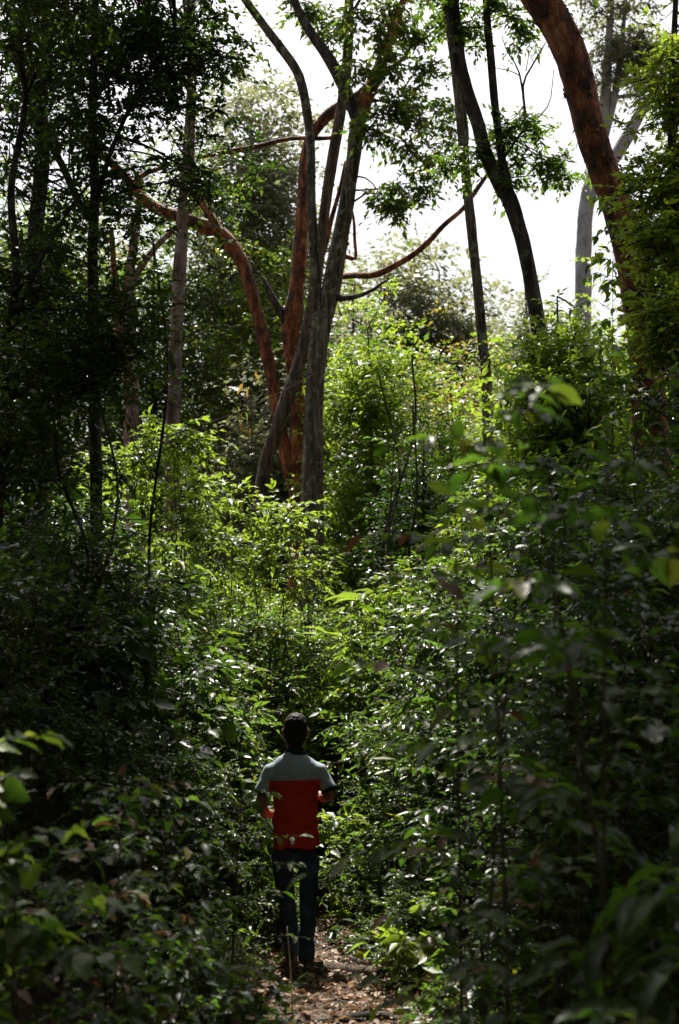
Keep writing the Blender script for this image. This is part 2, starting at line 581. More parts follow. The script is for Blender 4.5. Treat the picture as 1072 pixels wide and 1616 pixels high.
def sprays(rng, cents, rad, nc, k, J, tl, L, W, droop, shape, tmin=0.0, tmax=1.0, pick=0, root=None, pick_mat=None):
    """small leafy sprays hung round each given point"""
    C = np.concatenate([c + rng.normal(0, 1, (nc, 3)) * rad * np.array([.55, .55, .42]) for c in cents])
    P, D, N, Ls, tw = twig_leaves(rng, C, k, J, tl, L, droop)
    mb = MB()
    if pick:                                     # the sprays that hang nearest: every leaf an object
        el = (P[:, 2] - CAM_H) / P[:, 1]
        score = P[:, 1] + rng.normal(0, .35, len(P)) + np.where((el > .52) | (np.abs(P[:, 0] / P[:, 1]) > .235), 50, 0)
        ids = np.argsort(score)[:pick]
        b = np.array(root.location)
        leaf_objs(root, P[ids] - b, D[ids], N[ids], Ls[ids] * 1.1, Ls[ids] * W * 1.1, 'broad', [pick_mat], rng)
        kp = np.ones(len(P), bool); kp[ids] = False
        P, D, N, Ls = P[kp], D[kp], N[kp], Ls[kp]
    add_leaves(mb, P, D, N, Ls, Ls * W, shape, rng.uniform(tmin, tmax, len(P)), rng)
    tb = MB()
    A = np.repeat(tw[0][:, None, :], k, 1).reshape(-1, 3)
    thin_twigs(tb, A, tw[1].reshape(-1, 3), .004)
    return mb, tb, C


def link_twigs(tb, rng, anchors, C, r0=.012, frac=1.0):
    """bent twigs from the nearest anchor to the clump centres"""
    anchors = np.asarray(anchors)
    for c in C:
        if rng.random() > frac:
            continue
        d = np.linalg.norm(anchors - c, axis=1)
        a = anchors[np.argmin(d + rng.uniform(0, .6, len(d)))]
        m = (a + c) / 2 + rng.normal(0, .08, 3) * max(.3, np.linalg.norm(c - a)) + np.array([0, 0, .06 * np.linalg.norm(c - a)])
        tube(tb, [(*a, r0), (*m, r0 * .7), (*c, r0 * .35)], 4, 6, cap=False)


def tree(name, label, base, trunk_rows, Y, bark, limbs=(), crown=None, seed=1, group=None, cat='tree', sides=22, rough=.05, to_ground=True):
    """an Empty at the foot > trunk, limb (each), twigs, crown"""
    rng = np.random.default_rng(seed)
    b = np.array(base)
    t = empty(name, b, label, cat, group)
    mb = MB()
    tp = add_trunk(mb, trunk_rows, Y, rng, sides, rough)
    if to_ground:
        tube(mb, [(b[0], b[1], b[2] - .25, tp[0][3] * 1.5), (b[0], b[1], b[2] + .1, tp[0][3] * 1.2),
                  ((b[0] + tp[0][0]) / 2, (b[1] + tp[0][1]) / 2, (b[2] + tp[0][2]) / 2, tp[0][3] * 1.02), tp[0]], sides, 24, rng, rough)
    mb.obj('trunk', bark, t, origin=b)
    anchors = [p[:3] for p in spline(tp, 30)]
    for lb in limbs:
        m2 = MB()
        nm, rows = lb[0], lb[1]
        q = add_trunk(m2, rows, Y, rng, (lb[3] if len(lb) > 3 else 10) + 5, rough * .9)
        if len(lb) > 4:
            for extra in lb[4]:
                add_trunk(m2, extra, Y, rng, 6, .03)
        m2.obj(nm, lb[2] if len(lb) > 2 and lb[2] else bark, t, origin=b)
        anchors += [p[:3] for p in spline(q, 20)]
    if bark is M['bark_red'] or bark is M['bark_grey']:
        fl = MB()
        ps = [spline(tp, 60)] + [spline(pts_px(lb[1], Y), 40) for lb in limbs if 'arching' in lb[0] or lb[0] == 'limb']
        for S_ in ps:
            ln_ = np.linalg.norm(np.diff(S_[:, :3], axis=0), axis=1).sum()
            m_ = int(ln_ * (46 if bark is M['bark_red'] else 24))
            ii = rng.integers(1, len(S_) - 1, m_)
            tn_ = unit(S_[ii + 1, :3] - S_[ii - 1, :3])
            rd = unit(np.cross(tn_, rng.normal(0, 1, (m_, 3))))
            P_ = S_[ii, :3] + rd * S_[ii, 3:4] * .99 + tn_ * rng.uniform(-.06, .06, (m_, 1))
            L_ = rng.uniform(.02, .07, m_) * np.clip(S_[ii, 3] / .1, .5, 1.4)
            add_leaves(fl, P_, -tn_ + rd * rng.uniform(.15, .75, (m_, 1)) + rng.normal(0, .3, (m_, 3)), rd, L_, L_ * rng.uniform(.35, .8, m_), 'lite', rng.uniform(0, 1, m_), rng)
        fl.obj('bark_flakes', bark, t, origin=b, kind='stuff')
    if crown:
        for cr in (crown if isinstance(crown, list) else [crown]):
            cents = [at(*c) for c in cr['at']]
            mb, tb, C = sprays(rng, cents, cr['rad'], cr['nc'], cr.get('k', 6), cr.get('J', 9), cr['tl'], cr['L'], cr['W'], cr.get('droop', .4),
                               cr.get('shape', 'lite'), cr.get('tmin', 0), cr.get('tmax', 1), cr.get('pick', 0), t, cr.get('pick_mat'))
            if cr.get('link', True):
                an = np.array(anchors)
                cc = np.array(cents)
                link_twigs(tb, rng, an, cc, cr.get('r0', .02))
                link_twigs(tb, rng, np.vstack([cc, an]), C, cr.get('r0', .02) * .5, cr.get('frac', .5))
            mb.obj('crown', M[cr['mat']], t, origin=b, kind='stuff')
            tb.obj('twigs', M['bark_dark'] if not cr.get('pale') else M['bark_hazed'], t, origin=b, kind='stuff')
    return t


def foot(px, Y):
    p = at(px, 1100, Y)
    return (p[0], Y, gz(p[0], Y))


def oval(rng, px, py, Y, rx, ry, n, dy=1.0, shell=.35):
    """n points spread through an uneven crown; px units across, metres in depth"""
    o = []
    while len(o) < n:
        a = rng.normal(0, 1, 3)
        a /= np.linalg.norm(a)
        r = rng.uniform(shell, 1) ** .5 * rng.uniform(.75, 1.08)
        o.append((px + rx * a[0] * r, py + ry * a[2] * r, Y + dy * a[1] * r))
    return o


# 1 grey forked tree, centre
tree('grey_tree', 'tall grey furrowed tree in the centre, its trunk forking into upright limbs', foot(492, 20), [
    (493, 1000, 44), (493, 790, 38), (495, 700, 35), (498, 600, 33), (506, 525, 34), (524, 445, 32), (543, 345, 27), (556, 265, 25), (563, 205, 26), (566, 178, 25)], 20,
    M['bark_grey'], [
    ('limb', [(500, 570, 20), (503, 498, 22), (498, 440, 19), (495, 380, 17), (491, 320, 17), (490, 230, 17), (482, 160, 17), (470, 115, 17), (445, 78, 16), (418, 42, 15), (384, -5, 14), (350, -60, 12)]),
    ('limb', [(566, 190, 24), (553, 160, 22), (535, 120, 22), (512, 82, 19), (488, 48, 17), (468, 10, 15), (450, -40, 13)], M['bark_dark']),
    ('limb', [(566, 190, 26), (578, 155, 26), (594, 120, 22), (606, 80, 18), (622, 40, 15), (645, -20, 13)], M['bark_red'], 10,
     [[(592, 128, 13), (612, 112, 9), (640, 92, 6), (668, 92, 3)], [(606, 85, 10), (616, 70, 7), (612, 40, 4)]]),
    ('bark_strip', [(494, 560, 3, 19.8), (489, 620, 7, 19.8), (487, 680, 8, 19.8), (491, 740, 5, 19.8)]),
    ('broken_limb', [(530, 470, 12), (552, 470, 9), (580, 462, 7), (605, 446, 4), (622, 436, 2)], M['bark_dark']),
    ], [
    dict(at=[(590, 60, 20), (560, 20, 19.6), (620, 90, 19.6), (640, 30, 20.5), (610, 10, 19.5), (575, 110, 19.4), (660, 60, 20.5), (600, 160, 19.3), (635, 185, 19.5), (590, 205, 19.6), (655, 150, 20),
             (690, 165, 20), (680, 110, 20), (700, 210, 20), (640, 225, 19.5), (620, 300, 19.5), (608, 318, 19.5), (640, 290, 19.5), (690, 250, 20), (715, 40, 20.5), (505, 18, 20.4), (470, 15, 20.4), (525, 55, 20.6),
             (560, -40, 20), (640, -50, 20), (480, -40, 20), (700, -30, 20)],
         rad=.25, nc=6, k=6, J=8, tl=.28, L=.1, W=.44, droop=.8, mat='mid', r0=.018),
    ], seed=11)

# 2 red barked tree behind it, with the long arching limbs
tree('red_tree', 'red barked tree behind the grey forked trunk, long limbs arching both ways', foot(470, 21.5), [
    (470, 1000, 34), (470, 770, 30), (470, 690, 29), (469, 617, 27), (460, 545, 30), (463, 500, 34), (469, 455, 24), (472, 410, 24), (478, 340, 22), (484, 240, 20), (505, 195, 20), (535, 170, 20), (575, 145, 19), (600, 110, 18)], 21.5,
    M['bark_red'], [
    ('arching_limb', [(463, 770, 20), (452, 720, 24), (446, 690, 22), (437, 640, 22), (428, 590, 22), (415, 530, 22), (402, 480, 22), (388, 430, 22), (371, 395, 24), (350, 372, 26), (320, 357, 23), (292, 345, 21), (262, 335, 20), (232, 318, 19), (208, 290, 18), (185, 265, 16), (155, 240, 14), (120, 215, 11)], None, 12,
     [[(350, 372, 18), (335, 345, 16), (322, 325, 14), (312, 300, 12), (306, 270, 9), (300, 240, 6)], [(208, 292, 12), (228, 275, 10), (252, 266, 8), (285, 250, 5)]]),
    ('arching_limb', [(530, 437, 10, 21.4), (560, 434, 12, 20.6), (590, 434, 13, 20.2), (622, 420, 12, 20), (655, 400, 11, 20), (680, 378, 10, 20), (702, 354, 9, 20), (730, 330, 8, 20), (752, 300, 8, 20), (772, 272, 6, 20), (800, 240, 4, 20)], None, 10),
    ('limb', [(530, 217, 7), (500, 219, 8), (470, 218, 8), (440, 222, 8), (410, 230, 8), (380, 236, 9), (345, 242, 7), (310, 250, 4)], None, 8),
    ('broken_limb', [(462, 530, 20), (448, 500, 18), (437, 482, 15), (428, 465, 12), (420, 448, 9), (415, 436, 3)], M['bark_dark'], 8),
    ('limb', [(535, 420, 9), (543, 405, 9), (556, 408, 8), (562, 405, 6), (560, 380, 6), (559, 350, 5), (556, 330, 3)], None, 8),
    ('limb', [(500, 430, 12), (512, 390, 11), (522, 350, 9), (536, 300, 7), (545, 255, 5)], None, 8),
    ], dict(at=[(300, 240, 21), (160, 230, 21), (120, 200, 21), (800, 235, 20), (790, 215, 20)], rad=.4, nc=5, k=5, J=9, tl=.32, L=.08, W=.38, droop=.6, mat='mid', r0=.014), seed=12)

# 3 slender leaning brown tree crossing between them
tree('leaning_tree', 'slender brown tree leaning right, crossing between the red and the grey trunks', foot(396, 20.8), [
    (410, 790, 22), (420, 730, 22), (438, 675, 22), (456, 620, 22), (473, 570, 22), (488, 515, 24), (498, 450, 22), (508, 370, 20), (517, 300, 19), (530, 225, 19), (541, 160, 18), (547, 110, 18), (550, 50, 17), (552, -20, 16), (556, -90, 13)], 20.7,
    M['bark_brown'], [('limb', [(552, 30, 8), (565, 5, 6), (580, -20, 4)], None, 6)],
    dict(at=[(580, -60, 20.5), (530, -70, 20.5), (560, -110, 20.5), (600, -20, 20.5)], rad=.5, nc=6, k=6, J=9, tl=.35, L=.085, W=.38, droop=.6, mat='mid', r0=.014), seed=13)

# 4 pinkish straight trunk left of centre
tree('straight_tree', 'straight pinkish grey trunk left of centre crossed by the red arching limb', foot(272, 18.5), [
    (270, 1000, 30), (272, 680, 26), (276, 600, 24), (280, 500, 23), (284, 420, 23), (289, 340, 23), (296, 270, 22), (300, 200, 19), (303, 120, 17), (302, 40, 15), (300, -40, 13)], 18.5,
    M['bark_pink'], [('limb', [(298, 275, 9), (308, 262, 8), (316, 290, 6), (325, 325, 4)], None, 6)],
    dict(at=oval(np.random.default_rng(3), 100, -230, 14.6, 190, 110, 26, 1.5), rad=.6, nc=8, k=6, J=9, tl=.35, L=.09, W=.5, droop=.4, mat='dark', r0=.014), seed=14)  # crown above the view, set forward to shade the left bank

# 5 reddish pale trunk further left, branching
tree('branching_tree', 'reddish trunk at the left, half hidden by leaves, with one branch rising to the right', foot(206, 23), [
    (206, 1000, 30), (208, 660, 26), (206, 600, 25), (203, 540, 24), (201, 480, 22), (204, 430, 18), (212, 385, 15), (218, 340, 12), (222, 280, 9)], 23,
    M['bark_pink'], [('limb', [(202, 470, 14), (215, 435, 14), (232, 408, 12), (252, 384, 11), (274, 362, 9), (300, 335, 6), (330, 300, 4)], M['bark_pink'], 8),
                     ('limb', [(196, 560, 20), (188, 520, 18), (184, 470, 16), (180, 420, 12), (176, 360, 8)], M['bark_red'], 8)],
    dict(at=[(225, 260, 23), (330, 290, 23), (178, 330, 23), (260, 330, 23.5)], rad=.5, nc=6, k=6, J=9, tl=.35, L=.08, W=.42, droop=.4, mat='mid', r0=.014), seed=15)

# 6 dark forked tree, right
tree('forked_tree', 'dark slim tree right of the sky gap, forking into two stems half way up', foot(882, 15), [
    (878, 900, 34), (866, 640, 32), (855, 560, 30), (846, 490, 28), (836, 430, 27), (822, 370, 27), (804, 315, 29), (786, 285, 26), (768, 245, 24), (755, 195, 24), (740, 155, 25), (727, 110, 26), (718, 60, 27), (712, 0, 27), (708, -60, 24)], 15,
    M['bark_dark'], [
    ('limb', [(806, 318, 20), (800, 285, 17), (792, 250, 15), (786, 200, 14), (780, 150, 14), (775, 90, 14), (769, 30, 13), (766, -40, 12)], None, 10),
    ('bare_branch', [(792, 255, 5), (802, 240, 5), (810, 228, 5), (818, 216, 4), (830, 195, 4), (826, 150, 5), (828, 125, 4), (848, 90, 3), (862, 66, 2)], None, 6,
     [[(826, 150, 4), (818, 110, 3), (800, 80, 2), (792, 55, 1.5)], [(822, 120, 2.5), (805, 112, 2), (782, 107, 1.5)], [(816, 218, 3), (850, 185, 3), (868, 160, 2), (874, 110, 1.5)], [(830, 112, 2), (834, 90, 1.6), (836, 60, 1)]]),
    ], [dict(at=[(795, 225, 15), (815, 205, 15), (805, 190, 15), (830, 205, 15), (740, 245, 15), (755, 255, 15), (720, 250, 15), (800, 272, 15), (816, 280, 15), (850, 262, 15), (868, 258, 15), (885, 265, 15), (893, 275, 15),
                (775, 25, 15), (800, 15, 15), (825, 30, 15), (840, 40, 15), (750, 20, 15), (742, 50, 15), (700, 20, 15), (690, -20, 15), (740, -30, 15), (800, -40, 15), (770, -80, 15), (690, -90, 15)],
            rad=.2, nc=4, k=5, J=8, tl=.2, L=.075, W=.46, droop=.6, mat='mid', r0=.009, frac=.6),
    dict(at=oval(np.random.default_rng(4), 850, -280, 14.2, 210, 130, 32, 1.5), rad=.5, nc=8, k=6, J=9, tl=.35, L=.09, W=.5, droop=.5, mat='mid', r0=.02)], seed=16)  # second crown out of view, added to shade the right thicket

# 7 thin pole
tree('thin_tree', 'thin straight grey stem standing before the forked dark tree', foot(772, 16.5), [
    (772, 760, 19), (768, 600, 18), (762, 540, 18), (755, 460, 17), (748, 400, 16), (741, 330, 16), (734, 260, 16), (728, 200, 15), (720, 130, 14), (712, 70, 13), (704, 10, 12), (700, -50, 10)], 16.5,
    M['bark_grey'], [('limb', [(733, 250, 8), (737, 215, 8), (733, 175, 7), (727, 120, 6), (722, 60, 5)], None, 6)],
    dict(at=[(700, -70, 16.5), (720, -100, 16.5)], rad=.4, nc=6, k=6, J=8, tl=.3, L=.07, W=.4, droop=.5, mat='mid', r0=.01), seed=17)

# 8 thick leaning red trunk
tree('thick_red_tree', 'thick red barked trunk leaning left across the upper right corner', foot(1040, 12.5), [
    (1030, 760, 60), (1024, 640, 58), (1016, 540, 56), (1006, 470, 56), (996, 410, 55), (978, 340, 54), (957, 280, 54), (938, 225, 54), (925, 175, 54), (912, 125, 56), (897, 78, 57), (878, 35, 58), (852, -5, 59), (822, -60, 58), (800, -130, 50), (790, -220, 43), (800, -330, 33)], 12.5,
    M['bark_red'], [('limb', [(800, -130, 40), (760, -200, 34), (700, -270, 28), (640, -330, 18)], None, 10),
    ('limb', [(795, -200, 34, 12.4), (800, -320, 28, 11.2), (780, -420, 22, 9.8), (740, -480, 14, 8.4), (690, -520, 7, 7.4)], None, 10)],
    dict(at=[(780, -300, 12.2), (700, -290, 12.5), (640, -340, 12.4), (720, -380, 12), (820, -400, 12)] + oval(np.random.default_rng(5), 760, -450, 8.6, 420, 120, 42, 1.8),  # spread over the camera, out of view, to darken the foreground
         rad=.7, nc=10, k=6, J=8, tl=.42, L=.12, W=.45, droop=.4, mat='mid', link=False), seed=18, sides=26, rough=.032)

# 9 far tree, haze fading put into its colours
tree('pale_tree', 'far pale grey tree with two bare stems behind the thick red trunk', foot(922, 36), [
    (918, 700, 30), (919, 500, 29), (921, 395, 28), (926, 330, 26), (934, 285, 24), (945, 250, 22), (952, 200, 20), (955, 160, 19), (958, 110, 17), (961, 60, 14), (965, 0, 12), (968, -60, 9)], 36,
    M['bark_hazed'], [
    ('limb', [(934, 285, 20), (955, 270, 22), (972, 245, 22), (990, 215, 22), (1010, 180, 20), (1030, 150, 16), (1050, 110, 12), (1066, 60, 8)], None, 10),
    ('limb', [(948, 245, 12), (962, 190, 13), (972, 140, 12), (980, 80, 10), (986, 20, 8), (990, -40, 6)], None, 8),
    ('limb', [(960, 155, 8), (985, 152, 7), (1012, 148, 5), (1035, 140, 3)], None, 6),
    ('limb', [(952, 178, 6), (970, 190, 6), (990, 195, 4), (1010, 190, 2)], None, 6),
    ], dict(at=[(985, 95, 36), (1000, 75, 36), (970, 70, 36), (1015, 110, 36), (1020, 60, 36), (960, 120, 36), (1000, 130, 36), (940, 20, 36), (1040, 90, 36), (985, 20, 36), (930, -30, 36), (1000, -30, 36)],
            rad=.6, nc=9, k=7, J=9, tl=.5, L=.14, W=.42, droop=.5, mat='pale', r0=.03, pale=True), seed=19)

# 10 dark trees that shade the left side
RL = np.random.default_rng(77)
tree('shade_tree', 'dark leafy tree at the left edge with black limbs spread against the sky', foot(60, 11.5), [
    (70, 1200, 38), (58, 800, 34), (66, 560, 30), (56, 400, 28), (66, 250, 26), (62, 140, 25), (74, 60, 22), (80, 0, 20), (74, -120, 18), (80, -260, 12)], 11.5,
    M['bark_dark'], [
    ('limb', [(66, 230, 14), (50, 160, 13), (36, 110, 12), (25, 60, 11), (20, 10, 10), (22, -40, 8)], None, 8),
    ('limb', [(60, 120, 10), (40, 95, 9), (15, 82, 8), (-10, 70, 6)], None, 8),
    ('limb', [(58, 130, 8), (35, 108, 7), (15, 95, 6), (-15, 98, 4)], None, 6),
    ('limb', [(140, 345, 12), (120, 310, 13), (98, 260, 13), (70, 215, 13), (45, 190, 11), (20, 160, 7)], None, 8)],
    [dict(at=oval(RL, 120, 105, 11, 90, 115, 16, 1.4) + oval(RL, 30, 440, 10.5, 85, 190, 15, 1.2) + oval(RL, 36, 190, 10.8, 60, 180, 16, 1.0) + oval(RL, 150, -150, 11, 170, 130, 18, 2.2) + oval(RL, 40, -420, 8.5, 330, 120, 22, 1.6),  # last clump is unseen, added to shade the near left
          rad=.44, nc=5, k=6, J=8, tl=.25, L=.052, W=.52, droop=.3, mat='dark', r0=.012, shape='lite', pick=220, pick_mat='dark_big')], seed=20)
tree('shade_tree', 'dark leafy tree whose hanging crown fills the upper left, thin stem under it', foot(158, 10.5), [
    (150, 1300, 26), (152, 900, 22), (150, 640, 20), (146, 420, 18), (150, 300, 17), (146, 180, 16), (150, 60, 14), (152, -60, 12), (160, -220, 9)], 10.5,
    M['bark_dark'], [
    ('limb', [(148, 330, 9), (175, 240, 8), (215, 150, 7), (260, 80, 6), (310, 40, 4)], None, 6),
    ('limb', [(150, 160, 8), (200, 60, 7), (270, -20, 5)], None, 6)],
    [dict(at=oval(RL, 240, 85, 10.5, 95, 110, 22, 1.0, .1) + oval(RL, 308, 235, 10.4, 28, 70, 5, .5, .1) + oval(RL, 335, 45, 10.3, 35, 50, 5, .6) + oval(RL, 150, 300, 10, 90, 120, 9, 1.0) + oval(RL, 260, -160, 11, 170, 120, 18, 2.2) + oval(RL, 330, -420, 8.5, 250, 110, 20, 1.6),  # forward clump out of view, put there to darken the left foreground
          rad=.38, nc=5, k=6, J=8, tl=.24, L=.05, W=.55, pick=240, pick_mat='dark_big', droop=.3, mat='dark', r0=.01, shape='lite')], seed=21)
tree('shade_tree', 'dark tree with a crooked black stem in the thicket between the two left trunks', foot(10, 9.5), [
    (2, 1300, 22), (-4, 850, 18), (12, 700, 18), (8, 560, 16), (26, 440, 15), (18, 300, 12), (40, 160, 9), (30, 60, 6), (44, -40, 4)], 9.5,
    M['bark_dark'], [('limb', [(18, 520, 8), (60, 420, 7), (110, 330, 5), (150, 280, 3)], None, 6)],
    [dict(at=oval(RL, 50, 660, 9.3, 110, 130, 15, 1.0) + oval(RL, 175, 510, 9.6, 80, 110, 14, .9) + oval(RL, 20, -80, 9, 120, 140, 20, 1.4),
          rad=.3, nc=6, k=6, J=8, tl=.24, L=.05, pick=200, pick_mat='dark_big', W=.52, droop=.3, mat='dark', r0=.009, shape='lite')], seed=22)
# right edge, leafy column of a tree with yellow-lit rim
tree('edge_tree', 'dense small leaved tree at the right edge with sunlit yellow green tips', foot(1085, 10.5), [
    (1085, 1300, 30), (1080, 900, 26), (1072, 600, 22), (1062, 380, 18), (1060, 220, 14), (1064, 60, 11), (1070, -60, 8)], 10.5,
    M['bark_dark'], [('limb', [(1070, 560, 10), (1040, 480, 8), (1020, 400, 6), (1012, 320, 4)], None, 6)],
    [dict(at=oval(RL, 1056, 330, 10.2, 50, 150, 22, .6, .05) + oval(RL, 1080, 130, 10.4, 40, 110, 11, .6) + oval(RL, 1068, 540, 10, 50, 90, 12, .8) + oval(RL, 1160, 200, 11, 60, 240, 20, 1.2),
          rad=.2, nc=6, k=6, J=9, tl=.2, L=.052, W=.48, droop=.3, mat='young', r0=.009, pick=260, pick_mat='young_big')], seed=23)


# ------------------------------------------------------------------ trees farther back
def far_tree(kind, label, px, Y, py_top, w_px, h_frac, mat, L, seed, n=70, nc=6, group=None, W=.45, tl=.45, bark='bark_brown', tw=12, droop=.35, k=6, J=8, name='tree'):
    rng = np.random.default_rng(seed)
    s = Y / 2244.4
    f = foot(px, Y)
    top = at(px, py_top, Y)[2]
    H = top - f[2]
    b = np.array(f)
    t = empty(name, b, label, 'tree', group)
    mb = MB()
    lean = rng.normal(0, .03, 2) * H
    r0 = tw / 2 * s
    tp = [(0, 0, -.2, r0 * 1.3), (lean[0] * .3, lean[1] * .3, H * .3, r0), (lean[0] * .7, 0, H * .6, r0 * .75), (lean[0], lean[1], H * .93, r0 * .25)]
    tube(mb, tp, 8, 24, rng, .04)
    mb.obj('trunk', M[bark], t)
    rx = w_px / 2 * s
    h = H * h_frac
    cents = []
    for i in range(n):
        a = rng.normal(0, 1, 3); a /= np.linalg.norm(a)
        r = rng.uniform(.2, 1) ** .45 * rng.uniform(.7, 1.1)
        wz = a[2] * r
        cents.append((lean[0] * .8 + a[0] * r * rx * (1.05 - .35 * max(0, wz)), a[1] * r * rx, H - h / 2 + wz * h / 2))
    cents = np.array(cents)
    C = np.concatenate([c + rng.normal(0, 1, (nc, 3)) * tl * .9 * np.array([1, 1, .6]) for c in cents])
    P, D, N, Ls, twg = twig_leaves(rng, C, k, J, tl, L, droop)
    m2 = MB()
    add_leaves(m2, P, D, N, Ls, Ls * W, 'far', rng.uniform(0, 1, len(P)), rng)
    tb = MB()
    an = np.array([p[:3] for p in spline(tp, 24)])[6:]
    link_twigs(tb, rng, an, cents, max(.007, r0 * .3))
    link_twigs(tb, rng, np.vstack([cents]), C, .012, .1)
    m2.obj('crown', M[mat], t, kind='stuff')
    tb.obj('twigs', M[bark], t, kind='stuff')
    return t


def px_of(o):
    return o


far_tree('t', 'pale green tall tree with fine leaves standing behind the pinkish trunk', 400, 30, 95, 215, .66, 'pale', .14, 31, 140, 6, W=.44, tl=.6, bark='bark_hazed')
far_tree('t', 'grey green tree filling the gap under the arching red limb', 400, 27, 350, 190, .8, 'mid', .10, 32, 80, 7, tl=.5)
far_tree('t', 'hazy grey crowned tree in the distance below the sky gap', 690, 44, 380, 215, .75, 'pale', .2, 33, 105, 5, tl=.8, bark='bark_hazed')
far_tree('t', 'hazy olive tree beside the distant grey crown, low under the sky', 610, 42, 390, 180, .75, 'pale', .21, 34, 100, 5, tl=.8, bark='bark_hazed')
far_tree('t', 'small hazy tree peeping out beside the dark forked stem', 800, 46, 468, 150, .8, 'pale', .19, 35, 90, 7, tl=.8, bark='bark_hazed')
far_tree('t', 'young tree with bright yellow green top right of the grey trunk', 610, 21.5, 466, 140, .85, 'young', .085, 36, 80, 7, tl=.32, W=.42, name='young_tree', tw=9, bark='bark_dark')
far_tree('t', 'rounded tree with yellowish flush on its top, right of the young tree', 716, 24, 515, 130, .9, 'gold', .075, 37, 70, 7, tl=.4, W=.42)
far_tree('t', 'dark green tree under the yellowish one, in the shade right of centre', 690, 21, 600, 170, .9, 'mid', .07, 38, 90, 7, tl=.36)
far_tree('t', 'dark leafy young tree in the shade right of the grey trunk', 600, 22.5, 660, 110, .92, 'dark', .075, 41, 80, 7, tl=.3)  # dark leaves set where the gap lies in shade
far_tree('t', 'dark bushy tree in the shade under the yellowish tree', 665, 18, 640, 130, .92, 'dark', .07, 42, 80, 7, tl=.3)  # added dark foliage, stands for shade below the lit crowns
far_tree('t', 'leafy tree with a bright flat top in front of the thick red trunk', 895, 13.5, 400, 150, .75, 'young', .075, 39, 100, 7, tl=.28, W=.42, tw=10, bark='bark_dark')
far_tree('t', 'small round crown just behind the bright flat topped tree', 868, 30, 375, 80, .7, 'pale', .1, 40, 40, 6, tl=.5)
WALL = ['tall green tree far behind the left edge thicket', 'tall grey green tree far behind the thin dark stems', 'tall green tree behind the pinkish trunk', 'tall green tree seen above the arching red limb', 'grey green tree behind the red tree and its broken stub',
        'tall green tree behind the base of the grey limbs', 'green tree in the far left corner behind the dark crowns', 'grey green tree low behind the red trunk', 'low green tree just right of the grey trunk, behind the young tree']
for i, (px, Y, top, w) in enumerate([(40, 28, 250, 240), (150, 33, 250, 220), (250, 29, 330, 200), (330, 36, 240, 180), (480, 34, 330, 200), (540, 38, 420, 200), (-40, 36, 260, 260), (450, 25, 540, 200), (560, 26, 520, 200)]):
    far_tree('t', WALL[i], px, Y, top, w, .85, ['mid', 'pale', 'mid'][i % 3], .13, 50 + i, 100, 5, 'trees of the wooded wall', tl=.6, J=7)
RWALL = ['broad green tree behind the foot of the thick red trunk', 'broad pale green tree behind the right edge', 'broad green tree behind the thin grey stem', 'broad pale green tree behind the forked dark tree', 'broad green tree behind the leafy tree at the right edge']
for i, (px, Y, top, w) in enumerate([(960, 26, 500, 240), (1080, 24, 380, 260), (780, 29, 560, 200), (860, 22, 540, 200), (1180, 28, 250, 300)]):
    far_tree('t', RWALL[i], px, Y, top, w, .85, ['mid', 'young'][i % 2], .12, 70 + i, 100, 5, 'trees behind the right thicket', tl=.5, J=7)


# far wood that closes the view
def far_wood():
    rng = np.random.default_rng(90)
    n = 220
    ang = rng.uniform(-.75, .75, n)
    d = rng.uniform(48, 75, n)
    x, y = np.sin(ang) * d, np.cos(ang) * d
    h = rng.uniform(6.0, 9.0, n)
    mb = MB()
    C = []
    for i in range(n):
        g = gz(x[i], y[i])
        m = 26
        a = unit(rng.normal(0, 1, (m, 3))) * (rng.uniform(.2, 1, (m, 1)) ** .5)
        C.append(np.array([x[i], y[i], g + h[i] * .55]) + a * np.array([2.4, 2.4, h[i] * .5]))
    C = np.concatenate(C)
    P, D, N, Ls, tw = twig_leaves(rng, C, 3, 6, 1.1, .33, .3)
    add_leaves(mb, P, D, N, Ls, Ls * .55, 'far', rng.uniform(0, 1, len(P)), rng)
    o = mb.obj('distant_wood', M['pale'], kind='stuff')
    o['label'] = 'distant wood closing the view behind the trees'


far_wood()


